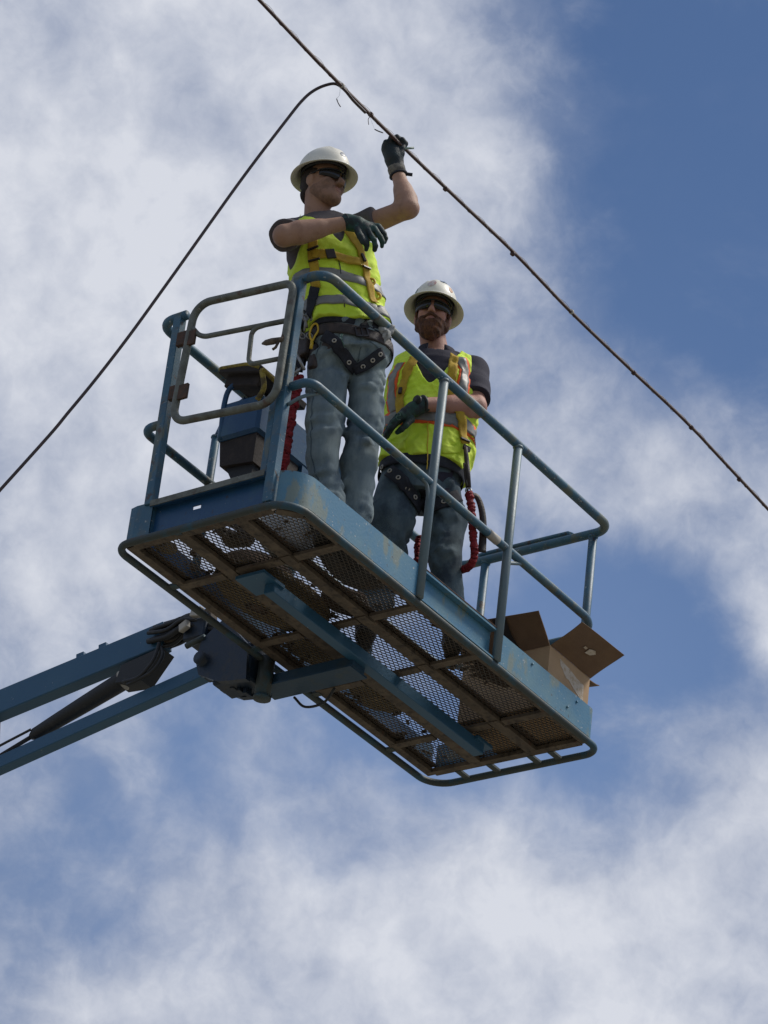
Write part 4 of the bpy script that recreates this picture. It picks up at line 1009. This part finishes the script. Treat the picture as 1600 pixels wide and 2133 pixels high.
    for (u, v, a, b) in ((688, 533, .020, .026), (654, 520, .026, .0035), (655, 545, .026, .0035), (755, 541, .006, .024), (760, 560, .024, .0035)):
        p = hit(vb, u, v); n_ = grad(vb, p[None])[0]; ax = frame(n_, U); mb.obox(p + n_ * .013, [ax[0], ax[1], ax[2]], (a, .005, b), .2)
    obj_each('harness_buckle', mb, 'darksteel', hn)
    mb = MB(); ribbon(mb, vb, hits(vb, [(657, 598), (652, 620), (647, 645), (645, 662)]), .046, .005, .004); obj('black_webbing', mb, 'blackweb', hn)
    mb = MB()
    for (u, v) in ((773, 587), (785, 617)):
        p = hit(vb, u, v); p = p if p is not None else f_(u, v, .05); torus_at(mb, p, NF, .016, .006)
    obj_each('adjuster_ring', mb, 'yellow', hn)
    # jeans
    jl = union([lambda p: np.maximum(T(p, .010), (loc(p)[0] - .25) * H), (cap(f_(702, 742), f_(764, 738), .100, .102), .03), (cap(f_(684, 765), f_(677, 880, .0), .090, .080), .03), (cap(f_(677, 880, .0), f_(671, 955, .0), .080, .066), .02), (cap(f_(671, 955), anR, .066, .066), .02), (cap(f_(762, 765, -.03), f_(763, 880, -.06), .084, .074), .008), (cap(f_(763, 880, -.06), f_(747, 965, -.075), .074, .074), .02), (cap(f_(747, 965, -.075), anL, .074, .062), .03), (cap(anL, V(anL[0], anL[1], .10), .062, .058), .01), (cap(anR, V(anR[0], anR[1], .10), .066, .064), .01)], .02)
    jf = fold_legs(jl, 31, (.1, .1, 1), .0074)
    def jeans(p): return np.maximum(jf(p), .075 - p[..., 2] + .01 * np.sin(p[..., 0] * 40))
    obj('jeans', isurf(jeans, *bbox([sts[1][0], hipR, hipL, knR, knL, anR, anL], .13), .0062), 'denim', root, 'faded blue jeans with knee wear')
    hR = V(anR[0] + .035, anR[1] + .03, 0); hL = V(anL[0] + .06, anL[1] + .025, 0)
    boot(root, hR, hR + V(-.15, -.125, 0), (anR[0], anR[1], .14), 1); boot(root, hL, hL + V(-.185, -.065, 0) , (anL[0], anL[1], .15), 2)
    for uv in ([(752, 706), (750, 730), (746, 752)], [(770, 712), (785, 722), (800, 742)], [(668, 712), (660, 735), (650, 755)], [(652, 800), (650, 860), (648, 930), (664, 1000)]):
        mb = MB(); hs = hits(jf, uv)
        if len(hs) > 2: ribbon(mb, jf, hs, .0045, .0008, .0014); obj('jeans_seam', mb, 'denimd', root)
    # belts
    belt = union([lambda p: T(p, .009)], .01); hbelt = .20
    hbl = float(loc(np.array([hit(belt, 712, 692)]))[0][0]); hb2 = float(loc(np.array([hit(belt, 712, 668)]))[0][0])
    mb = MB(); ribbon(mb, belt, loop(hb2, .03), .050, .002, .004, True, smooth=False); obj('waist_pad', mb, 'blackweb', root)
    tbm = MB(); ribbon(tbm, belt, loop(hbl, .03), .050, .007, .004, True, smooth=False); tb_ = obj('tool_belt', tbm, 'leather', root)
    mb = MB(); p = hit(belt, 752, 694); n_ = grad(belt, p[None])[0]; ax = frame(n_, U); 
    for q, hs_ in ((ax[2] * .022, (.028, .004, .004)), (-ax[2] * .022, (.028, .004, .004)), (ax[0] * .026, (.004, .004, .024)), (-ax[0] * .026, (.004, .004, .024)), (V(0, 0, 0), (.003, .004, .024))): mb.obox(p + n_ * .012 + q, ax, hs_)
    obj('belt_buckle', mb, 'darksteel', tb_)
    def pouch(u, v, s, hw, hd, hh_, mt='leather', nm='tool_pouch', tl=0):
        c = f_(u, v, s); ax = frame(fd * .4 - lat, V(0, 0, 1) + lat * tl); mb = MB()
        fb = lambda p: np.max(np.abs((p - c) @ ax.T) - V(hw, hd, hh_) + .010, -1)
        wq = waves(int(u), (0, 0, 1), 60, 5, 1); mb = isurf(lambda p: np.where(fb(p) > 0, L2(np.maximum(np.abs((p - c) @ ax.T) - V(hw, hd, hh_) + .010, 0)), fb(p)) - .010 + .0016 * wq(p), c - .12, c + .12, .006)
        return obj(nm, mb, mt, tb_)
    pouch(640, 722, .02, .036, .030, .058); pouch(624, 690, -.01, .030, .028, .050, 'black'); pouch(655, 745, .055, .022, .018, .060, 'leather', 'knife_sheath'); pouch(633, 665, .02, .03, .02, .035, 'blackweb')
    pouch(622, 750, -.02, .03, .026, .035, 'black'); pouch(796, 722, .03, .022, .018, .030, 'leather')
    mb = MB()
    for (a, b, r_) in (((628, 640), (640, 682), .006), ((640, 648), (634, 690), .005), ((618, 655), (628, 700), .006), ((646, 640), (650, 668), .008), ((618, 735), (634, 770), .007), ((630, 765), (612, 778), .006)):
        mb.tube([f_(*a, .075), (f_(*a, .08) + f_(*b, .08)) / 2, f_(*b, .08)], r_, 8)
    for (u, v) in ((636, 662), (630, 700), (645, 700)): torus_at(mb, f_(u, v, .085), NF + lat * .4, .014, .0035)
    obj_each('hand_tool', mb, 'buckle', tb_)
    mb = MB()
    for (u0, v0, s0) in ((655, 690, .10),):
        pts = [f_(u0 - 5, v0 + 22, s0), f_(u0 - 10, v0 + 6, s0), f_(u0 - 4, v0 - 12, s0), f_(u0 + 5, v0 - 15, s0), f_(u0 + 8, v0 - 2, s0), f_(u0 + 1, v0 + 10, s0)]
        mb.tube(crom(pts + [pts[0]], 5)[:-1], .0045, 8, True); mb.tube([pts[0], f_(u0 - 7, v0 + 36, s0)], .007, 8)
    obj('snips_handle', mb, 'yellow', tb_)
    # leg straps with eyelets
    jsnap = lambda p: jf(p)
    ls = MB(); ribbon(ls, jl, hits(jl, [(676, 700), (697, 713), (714, 735), (728, 757), (744, 772)]), .052, .007, .005)
    ribbon(ls, jl, hits(jl, [(738, 772), (757, 762), (776, 748), (795, 733)]), .052, .009, .005)
    lo_ = obj('leg_strap', ls, 'blackweb', root, 'dark leg straps with steel eyelets'); mb = MB()
    for (u, v) in ((698, 713), (725, 754), (756, 762), (775, 749), (789, 738)):
        p = hit(jl, u, v)
        if p is not None: n_ = grad(jl, p[None], .01)[0]; torus_at(mb, p + n_ * .0145, n_, .0078, .003)
    obj_each('eyelet', mb, 'clip', lo_)
    mb = MB(); ribbon(mb, jf, hits(jf, [(713, 700), (712, 712), (717, 724)]), .012, .009, .003); obj('green_tag', mb, 'stgreen', lo_)
    # gloves
    K = lambda u, v, s: f_(u, v, s)
    kn = [K(757, 489, .255), K(768, 482, .262), K(779, 476, .258), K(788, 472, .24)]
    fg = [[K(763, 503, .272), K(764, 513, .262), K(763, 520, .25)], [K(779, 500, .28), K(782, 512, .27), K(780, 521, .258)],
          [K(792, 493, .275), K(797, 504, .265), K(796, 513, .255)], [K(800, 487, .252), K(803, 496, .245), K(801, 504, .235)]]
    th = [K(742, 472, .25), K(751, 492, .275), K(757, 503, .275), K(764, 509, .27)]
    hf_, bb = hand_field(wrR + (K(748, 466, .24) - wrR) * .3, kn, fg, th, .0112)
    hf2 = union([hf_, (cap(f_(724, 463, .235), f_(745, 467, .24), .037, .034), .012)], .01)
    wg = waves(91, (1, 1, 1), 120, 6, 1)
    gl = obj('glove', isurf(lambda p: hf2(p) + .0010 * wg(p), *bb, .0033), 'glove', root, 'green and black work glove, fingers hanging')
    mb = MB(); torus_at(mb, f_(723, 463, .235), wrR - elR, .034, .0055); obj('glove_cuff', mb, 'gloved', gl)
    # raised hand closed round the cable
    hp_ = H0
    ks = .03
    kn = [K(829, 302, .055), K(818, 299, .065), K(808, 302, .070), K(802, 310, .066)]
    fg = [[K(838, 291, .075), K(845, 300, .05), K(840, 310, .02)], [K(827, 286, .085), K(838, 292, .045), K(834, 305, .015)],
          [K(815, 288, .09), K(824, 290, .05), K(824, 303, .02)], [K(804, 296, .085), K(812, 294, .05), K(815, 305, .025)]]
    th = [K(829, 336, .045), K(836, 320, .055), K(838, 309, .06), K(842, 300, .055)]
    hfL, bb = hand_field(wrL * .5 + K(822, 335, .035) * .5, kn, fg, th, .0112)
    hfl2 = union([hfL, (cap(f_(818, 330, .045), f_(813, 312, .055), .036, .034), .02), (cap(wrL, f_(824, 342, .035), .036, .036), .012)], .01)
    gl2 = obj('glove', isurf(lambda p: hfl2(p) + .0012 * wg(p), *bb, .0033), 'gloved', root, 'dark worn glove closed on the cable')
    mb = MB(); a_, b_ = wrL, f_(825, 350, .032); mb.tube([a_ + (a_ - b_) * .2, (a_ + b_) / 2, b_, b_ + (b_ - a_) * .3], [.037, .039, .039, .036], 16); obj('glove_cuff', mb, 'cuff', gl2)
    mb = MB(); torus_at(mb, wrL - (b_ - a_) * .25, b_ - a_, .036, .0065); mb.obox(f_(851, 363, .03), frame(RH, (0, 0, 1)), (.007, .018, .005)); obj('wristband', mb, 'blackweb', gl2)
    mb = MB(); mb.tube([f_(826, 309, .07), f_(846, 309, .06), f_(862, 308, .055)], [.004, .0055, .0055], 8)
    tool = tagp(obj('lashing_tool', mb, 'stgreen', None, base=f_(846, 309, .06)), 'short green handled tool held in the glove on the cable', 'tool')
    # rag tucked into the belt
    rc = f_(800, 700, .08); rr_ = random.Random(3); bl = []
    for k in range(11):
        an = rr_.uniform(0, 6.28); q = rc + RH * rr_.uniform(-.016, .016) + V(0, 0, rr_.uniform(-.045, .035)) + NF * rr_.uniform(-.01, .01); fr3 = frame(norm(V(math.cos(an), math.sin(an), rr_.uniform(-.6, .6))), (0, 0, 1))
        bl.append((ell(q, fr3, (rr_.uniform(.006, .013), rr_.uniform(.016, .024), rr_.uniform(.012, .028))), .006))
    bl = [bl[0][0]] + bl[1:]; wr_ = waves(3, (1, 0, .4), 210, 6, 1); ru = union(bl, .006)
    rg = isurf(lambda p: ru(p) + .0022 * wr_(p), rc - .09, rc + .09, .0035); r0 = obj('cloth_rag', rg, 'rag', None, base=f_(802, 698, .10)); tagp(r0, 'dirty white rag tucked at the hip of the worker holding the cable', 'rag')
    rk = f_(813, 684, .08); mb = MB(); g7 = [[rk + RH * (a_ * .016) + V(0, 0, b_ * .018) + NF * .006 * math.sin(4 * a_ + 5 * b_) for a_ in (-1, -.3, .4, 1.2)] for b_ in (-1, -.3, .4, 1)]
    mb.loft([r + [q + NF * .003 for q in r[::-1]] for r in g7])
    o2 = obj('rag_corner', mb, 'rag', None, base=f_(802, 698, .10)); o2.parent = r0; o2.location = (0, 0, 0)
    # red lanyard hanging to the floor anchor
    ln = thing('lanyard', f_(600, 985, .0), 'red crinkled shock lanyard hanging beside the gate post to the floor', 'lanyard', 'red shock lanyards clipped to the harnesses')
    pts = crom([f_(622, 786, .02), f_(617, 815, .03), f_(610, 850, .03), f_(603, 890, .02), f_(597, 930, .01), f_(590, 965, .0), f_(583, 1000, -.02), f_(578, 1030, -.03)], 26)
    rr = [.020 * (1 + .14 * math.sin(i * 1.05 + 1.6 * math.sin(i * .27)) + random.uniform(-.14, .16)) for i in range(len(pts))]
    pts = [p + RH * .003 * math.sin(i * .8) for i, p in enumerate(pts)]
    mb = MB(); mb.tube(pts, rr, 12); obj('elastic_web', mb, 'red', ln)
    mb = MB(); torus_at(mb, f_(614, 772, .03), NF + lat, .022, .006); mb.tube([f_(606, 765, .03), f_(618, 790, .03)], .009, 8); obj('snap_hook', mb, 'buckle', ln)
    mb = MB(); mb.obox(f_(622, 760, .0), frame(NF, (0, 0, 1)), (.022, .012, .03)); obj('web_loop', mb, 'blackweb', ln)
person_one()

# ---------------------------------------------------------------- bearded worker
def person_two():
    Pc = (1.26, .30); f_ = lambda u, v, s=0: F(u, v, s, Pc)
    root = thing('person', (1.26, .30, .02), 'bearded worker in navy polo and lime vest with orange trim, arms crossed', 'person', 'workers standing in the lift basket')
    fd, lat = yawdir(-4)
    sts = [(f_(868, 1040), .160, .125), (f_(876, 1000), .170, .130), (f_(888, 950), .178, .135), (f_(895, 880), .190, .138), (f_(900, 815), .198, .135), (f_(908, 770), .165, .112), (f_(908, 742), .085, .078)]
    T, loc, at, U, H = torso(sts, lat, fd)
    shL, elL, wrL = f_(984, 775, -.03), f_(990, 848, .09), f_(884, 842, .20)
    shR, elR, wrR = f_(850, 784, -.07), f_(822, 868, -.01), f_(868, 868, .12)
    hipR, knR, anR = f_(832, 1035, 0), f_(813, 1115, .02), V(1.165, .455, .14)
    hipL, knL, anL = f_(916, 1035, 0), f_(930, 1120, .02), V(1.385, .175, .14)
    hc = f_(902, 661, .03); hf, hl = yawdir(-6); Hf = frame(hf + V(0, 0, .03), (.02, .0, 1))
    hp, W, E3 = head_prims(hc, Hf); headf = union(hp, .02); neckb = f_(908, 748, -.01)
    body = union([headf, (cap(neckb, W(0, -.028, -.06), .064, .058), .02), (lambda p: T(p, -.012), .03),
                  (cap(shL, elL, .056, .048), .04), (cap(elL, wrL, .050, .031), .02), (cap(elL * .75 + wrL * .25, wrL * .5 + elL * .5, .054, .040), .03),
                  (cap(shR, elR, .056, .048), .04), (cap(elR, wrR, .050, .031), .02),
                  (cap(hipR, knR, .078, .056), .02), (cap(knR, anR, .056, .036), .02), (cap(hipL, knL, .076, .052), .02), (cap(knL, anL, .052, .034), .02),
                  (cap(wrL, f_(862, 852, .20), .026, .022), .01), (cap(wrR, f_(886, 862, .12), .026, .022), .01)], .02)
    allp = [W(0, 0, .13), W(0, .12, 0), shR, elR, wrR, shL, elL, wrL, hipR, hipL, knR, knL, anR, anL]
    obj('body', isurf(body, *bbox(allp, .14), .0058), 'skinred', root)
    wb_ = waves(5, (0, 0, 1), 150, 6, .6); wb2 = waves(6, (0, 0, 1), 60, 4, 1)
    beard = union([E3(0, .030, -.072, (.070, .066, .054)), (E3(0, .056, -.112, (.050, .044, .050)), .02), (E3(-.062, .005, -.045, (.017, .03, .04)), .015), (E3(.062, .005, -.045, (.017, .03, .04)), .015)], .02)
    bf = inter(lambda p: beard(p) + .0030 * wb_(p) + .002 * wb2(p), lambda p: .0 - E3(0, .112, -.030, (.058, .05, .022))(p), lambda p: -(L2((p - W(0, .102, -.067)) @ Hf.T * V(.55, .7, 1.7)) - .0125), halfspace(W(0, 0, -.008), norm(V(0, .0, 1) @ Hf)))
    obj('beard', isurf(bf, *bbox([W(0, .03, -.07)], .13), .0036), 'beard', root)
    ms = union([cap(W(-.003, .102, -.051), W(-.030, .088, -.062), .0075, .0065), (cap(W(.003, .102, -.051), W(.030, .088, -.062), .0075, .0065), .003)], .003)
    obj('moustache', isurf(lambda p: ms(p) + .0008 * wb_(p), *bbox([W(0, .09, -.055)], .05), .0028), 'beard', root)
    obj('lips', isurf(union([E3(0, .091, -.0615, (.019, .008, .0045)), (E3(0, .091, -.0705, (.017, .008, .006)), .003)], .003), *bbox([W(0, .09, -.065)], .04), .0025), 'lip', root)
    hairf = inter(E3(0, -.016, .022, (.079, .094, .094)), halfspace(W(0, .020, 0), norm(V(0, 1, -.30) @ Hf)), halfspace(W(0, 0, -.06), norm(V(0, 0, -1) @ Hf)), lambda p: -E3(-.079, -.008, -.012, (.013, .026, .036))(p), lambda p: -E3(.079, -.008, -.012, (.013, .026, .036))(p))
    hr2 = union([hairf, (E3(-.073, .020, .0, (.008, .013, .030)), .004), (E3(.073, .020, .0, (.008, .013, .030)), .004)], .004)
    obj('hair', isurf(hr2, *bbox([W(0, -.02, 0)], .13), .0045), 'beard', root)
    glasses(root, W)
    hard_hat(root, W(0, -.004, .054), Hf, 0, [(28, .20, .018, .026, 'stgreen', 'green oval sticker on the hat side'), (82, .28, .022, .026, 'stred', 'faded red printed sticker on the hat front'),
                                            (118, .50, .020, .014, 'stblue', 'dark blue sticker near the crown'), (138, .26, .014, .017, 'storange', 'orange oval sticker on the hat')])
    # polo
    wt = waves(13, (0.2, .1, 1), 80, 7, .8)
    shirt0 = union([lambda p: T(p, .006), (cap(shR, elR, .070, .068), .03), (cap(shL, elL, .076, .074), .03), (cap(shR, f_(880, 752), .056, .05), .03), (cap(shL, f_(936, 752), .058, .05), .03)], .02)
    cL = shL + (elL - shL) * .80; cR = shR + (elR - shR) * .7
    def shf(p):
        d = shirt0(p) + .0018 * wt(p); sl = lambda c, a, b: np.where(np.abs(loc(p)[1]) > .155, (p - c) @ norm(b - a), -1)
        d = np.maximum(d, sl(cL, shL, elL)); d = np.maximum(d, sl(cR, shR, elR))
        return np.maximum(d, .074 - L2(p - (neckb + fd * .035 + V(0, 0, .022))))
    obj('polo_shirt', isurf(shf, *bbox([shR, cR, shL, cL, sts[0][0], neckb], .17), .006), 'polo', root)
    mb = MB(); cb_ = neckb + V(0, 0, .020)
    rings = []
    for k in range(25):
        a = math.radians(-72 + 324 * k / 24 + 90 + 18 - 0) ; a = math.radians(90 + 22 + 316 * k / 24); d_ = lat * math.cos(a) + fd * math.sin(a); fr_ = max(0, math.sin(a)); 
        r0 = .076 + .020 * fr_
        rings.append([cb_ + d_ * (r0 + .016) + V(0, 0, -.022 - .03 * fr_), cb_ + d_ * (r0 + .006) + V(0, 0, .022 - .02 * fr_), cb_ + d_ * (r0) + V(0, 0, .024 - .02 * fr_), cb_ + d_ * (r0 + .006) + V(0, 0, -.020 - .03 * fr_)])
    mb.loft(rings); obj('collar', mb, 'polo', root)
    # vest
    wvv = waves(23, (.3, .1, 1), 68, 8, .95); w3 = waves(29, (.5, .2, 1), 165, 6, .9)
    vbase = union([lambda p: T(p, .022), (cap(f_(866, 756), f_(842, 768), .060), .03), (cap(f_(945, 754), f_(968, 764), .062), .03)], .03)
    def vb(p):
        h, x, y, a, b = loc(p); k = np.clip((.60 - h) / .40, 0, 1)
        return vbase(p) + .0056 * wvv(p) + .0022 * w3(p) - .004 * k - .0060 * k * np.sin(6 * np.arctan2(y, x) + 3 * np.sin(h * 8) + 1)
    hemh = float(loc(np.array([f_(888, 985)]))[0][0]); vbot = float(loc(np.array([f_(890, 835)]))[0][0])
    def vest(p):
        d = vb(p); h, x, y, a, b = loc(p)
        d = np.maximum(d, (hemh - h + .012 * np.sin(x * 24)) * H)
        ah = np.clip((h - .58) / .3, 0, 1); lim = .240 - np.where(x < 0, .050, .078) * ah ** .6 * (h > .58); d = np.maximum(d, np.abs(x) - lim)
        vw = np.clip((h - vbot) / (1 - vbot), 0, 1) ** .62 * .118; d = np.maximum(d, np.where(y > -.01, np.minimum(vw - np.abs(x + .006), (h - vbot) * H * .8), -1))
        return np.maximum(d, (h - 1.02) * H)
    vo = obj('safety_vest', isurf(vest, *bbox([sts[1][0], sts[-1][0]], .26), .0055), 'lime', root, 'lime vest with orange edged grey bands')
    def loop(h, o=.03, n=40): return [at(h, 2 * math.pi * k / n, o) for k in range(n + 1)]
    hb = float(loc(np.array([hit(vb, 905, 868)]))[0][0])
    mb = MB(); mo = MB(); ribbon(mo, vb, loop(hb), .078, .001, .002, True, smooth=False); ribbon(mb, vb, loop(hb + .006), .058, .0032, .002, True, smooth=False)
    obj('orange_trim', mo, 'orange', vo); obj('reflective_band', mb, 'silver', vo)
    for (uv,) in (([(833, 756), (820, 785), (816, 820), (821, 858)],), ([(958, 745), (968, 775), (966, 805), (960, 840)],)):
        hs = hits(vb, uv); mo = MB(); ribbon(mo, vb, hs, .068, .001, .002); obj('orange_trim', mo, 'orange', vo); mb = MB(); ribbon(mb, vb, hs, .046, .0032, .002); obj('reflective_band', mb, 'silver', vo)
    mb = MB(); ribbon(mb, vb, hits(vb, [(892, 880), (891, 920), (889, 978)]), .004, .001, .0025); obj('zip', mb, 'yellow', vo)
    for (uv) in ([(920, 935), (945, 938), (960, 932)], [(806, 925), (825, 932), (845, 926)]):
        mb = MB(); ribbon(mb, vb, hits(vb, uv), .045, .001, .005); obj('pocket_flap', mb, 'lime', vo)
    mb = MB()
    ribbon(mb, vb, hits(vb, [(866, 746), (850, 775), (840, 805), (834, 830), (836, 862)]), .044, .007, .003)
    ribbon(mb, vb, hits(vb, [(945, 742), (942, 775), (940, 805), (952, 850), (962, 885), (967, 925)]), .044, .007, .003)
    hn = obj('safety_harness', mb, 'strap', root, 'yellow webbing harness')
    mb = MB()
    for (u, v, a, b) in ((836, 817, .008, .016), (966, 920, .024, .005), (968, 935, .020, .012)):
        p = hit(vb, u, v); n_ = grad(vb, p[None])[0]; ax = frame(n_, U); mb.obox(p + n_ * .014, ax, (a, .005, b), .2)
    mb.tube([hit(vb, 969, 938) + NF * .02, f_(974, 980, .17), f_(978, 1015, .17)], [.010, .012, .008], 8)
    mb.tube([f_(967, 965, .165), f_(971, 1000, .165), f_(974, 1028, .16)], [.006, .007, .006], 8); obj_each('harness_buckle', mb, 'leather', hn)
    # jeans
    jl = union([lambda p: np.maximum(T(p, .008), (loc(p)[0] - .22) * H), (cap(hipR, f_(813, 1085, .02), .108, .104), .03), (cap(f_(813, 1085, .02), anR + V(0, 0, .04), .104, .078), .03), (cap(hipL, f_(934, 1085, .02), .096, .082), .012), (cap(f_(934, 1085, .02), f_(926, 1160, .03), .082, .070), .02), (cap(f_(926, 1160, .03), anL + V(0, 0, .04), .070, .060), .03)], .02)
    jf = fold_legs(jl, 41, (.1, .1, 1), .0070)
    obj('jeans', isurf(lambda p: np.maximum(jf(p), .08 - p[..., 2] + .01 * np.sin(p[..., 0] * 40)), *bbox([sts[1][0], hipR, hipL, knR, knL, anR, anL], .14), .0062), 'denimd', root, 'dark blue jeans')
    boot(root, (1.20, .50, 0), (1.04, .375, 0), (1.17, .46, .14), 3); boot(root, (1.43, .20, 0), (1.27, .075, 0), (1.39, .175, .14), 4)
    waist = lambda p: T(p, .016)
    mb = MB(); ribbon(mb, waist, loop(.16, .03), .05, .002, .004, True, smooth=False); obj('waist_belt', mb, 'blackweb', root)
    ls = MB(); ribbon(ls, jl, hits(jl, [(788, 972), (812, 982), (832, 998), (850, 1018), (863, 1042), (872, 1062)]), .060, .007, .005)
    ribbon(ls, jl, hits(jl, [(884, 1062), (905, 1055), (928, 1046), (955, 1034), (968, 1024)]), .058, .007, .005)
    lo_ = obj('leg_strap', ls, 'blackweb', root, 'dark leg straps with steel eyelets'); mb = MB()
    for (u, v) in ((801, 975), (815, 984), (831, 998), (848, 1016), (861, 1037), (925, 1048)):
        p = hit(jl, u, v)
        if p is not None: n_ = grad(jl, p[None], .01)[0]; torus_at(mb, p + n_ * .0135, n_, .0088, .003)
    obj_each('eyelet', mb, 'clip', lo_)
    mb = MB(); ribbon(mb, jf, hits(jf, [(884, 1020), (880, 1060), (876, 1085)]), .05, .003, .004); obj('hanging_strap', mb, 'blackweb', root)
    # gloves
    K = lambda u, v, s: f_(u, v, s)
    kn = [K(822, 884, .215), K(829, 874, .235), K(836, 865, .240), K(842, 856, .225)]
    fg = [[K(812, 898, .205), K(806, 908, .18), K(803, 912, .16)], [K(815, 891, .228), K(806, 904, .205), K(801, 912, .18)],
          [K(820, 880, .235), K(809, 893, .215), K(803, 903, .19)], [K(828, 868, .222), K(817, 879, .208), K(810, 890, .19)]]
    th = [K(856, 874, .215), K(845, 886, .225), K(836, 894, .222), K(828, 900, .21)]
    hf_, bb = hand_field(K(868, 849, .205), kn, fg, th, .0118)
    hf2 = union([hf_, (cap(wrL, K(862, 853, .205), .036, .036), .012)], .01); wg = waves(92, (1, 1, 1), 120, 6, 1)
    gl = obj('glove', isurf(lambda p: hf2(p) + .0012 * wg(p), *bb, .0034), 'glove', root, 'green and black work glove over the other arm')
    mb = MB()
    q = hits(hf2, [(822, 868), (827, 862), (833, 861), (833, 866), (826, 868), (828, 874), (834, 874)])
    if len(q) > 3: ribbon(mb, hf2, q, .004, .001, .0015, step=.004)
    obj('glove_mark', mb, 'stgreen', gl, 'pale printed squiggle on the glove back')
    mb = MB(); torus_at(mb, wrL + (wrL - elL) * .03, wrL - elL, .034, .008); p = K(871, 834, .235); mb.tube([p, p + norm(V(*(p - wrL))) * .012], .021, 20); obj('wristwatch', mb, 'black', root)
    kn = [K(905, 852, .13), K(908, 860, .14), K(909, 868, .14), K(906, 876, .13)]
    fg = [[K(920, 850, .13), K(930, 850, .12), K(938, 851, .11)], [K(924, 858, .14), K(935, 858, .13), K(943, 859, .11)], [K(924, 867, .14), K(935, 867, .13), K(942, 868, .11)], [K(919, 876, .13), K(929, 876, .12), K(936, 876, .11)]]
    hr_, bb = hand_field(K(886, 864, .12), kn, fg, [K(892, 856, .13), K(902, 848, .14), K(908, 842, .14), K(914, 838, .13)], .0110)
    obj('glove', isurf(hr_, *bb, .0040), 'glove', root)
    # pencils in the collar, lanyard
    mb = MB(); mb.obox(hit(vb, 872, 752) + NF * .03, frame(norm(V(*(RH * .8 + V(0, 0, -.55)))), NF), (.006, .032, .006)); obj('clipped_tag', mb, 'tan', root, 'tan tag clipped at the collar')
    ln = thing('lanyard', f_(968, 1190, .05), 'red shock lanyard hanging from the bearded worker and looping behind his knee', 'lanyard', 'red shock lanyards clipped to the harnesses')
    def crk(pts, r_, mt, nm):
        pts = crom(pts, 22); rr = [r_ * (1 + .12 * math.sin(i * 1.05 + 1.5 * math.sin(i * .31)) + random.uniform(-.12, .14)) for i in range(len(pts))]; pts = [p + V(random.uniform(-1, 1), random.uniform(-1, 1), random.uniform(-1, 1)) * .0022 for p in pts]; mb = MB(); mb.tube(pts, rr, 12); return obj(nm, mb, mt, ln)
    crk([f_(976, 1028, .17), f_(982, 1060, .17), f_(984, 1090, .16), f_(986, 1125, .15), f_(988, 1155, .13), f_(980, 1178, .10), f_(962, 1186, .02), f_(930, 1180, -.08), f_(895, 1165, -.13), f_(868, 1150, -.14)], .0165, 'red', 'elastic_web')
    crk([f_(872, 1118, -.12), f_(870, 1145, -.12), f_(870, 1175, -.12)], .014, 'red', 'elastic_web')
    mb = MB(); ribbon_pts = crom([f_(976, 1030, .165), f_(992, 1034, .15), f_(1001, 1052, .14), f_(1006, 1080, .13), f_(1006, 1115, .12), f_(1004, 1150, .12)], 8)
    rg = []
    for i, p in enumerate(ribbon_pts):
        t = norm(ribbon_pts[min(i + 1, len(ribbon_pts) - 1)] - ribbon_pts[max(i - 1, 0)]); s_ = norm(np.cross(NF, t)) ; w_ = .010 + .008 * (i / len(ribbon_pts)); n_ = norm(np.cross(t, s_)) * .004
        rg.append([p - s_ * w_ - n_, p + s_ * w_ - n_, p + s_ * w_ + n_, p - s_ * w_ + n_])
    mb.loft(rg); obj('shock_pack', mb, 'leather', ln, 'dark flat energy absorber strap')
    mb = MB(); torus_at(mb, f_(976, 1022, .17), NF, .012, .004); mb.tube([f_(972, 985, .165), f_(976, 1012, .17)], .007, 8); obj('snap_hook', mb, 'buckle', ln)
person_two()
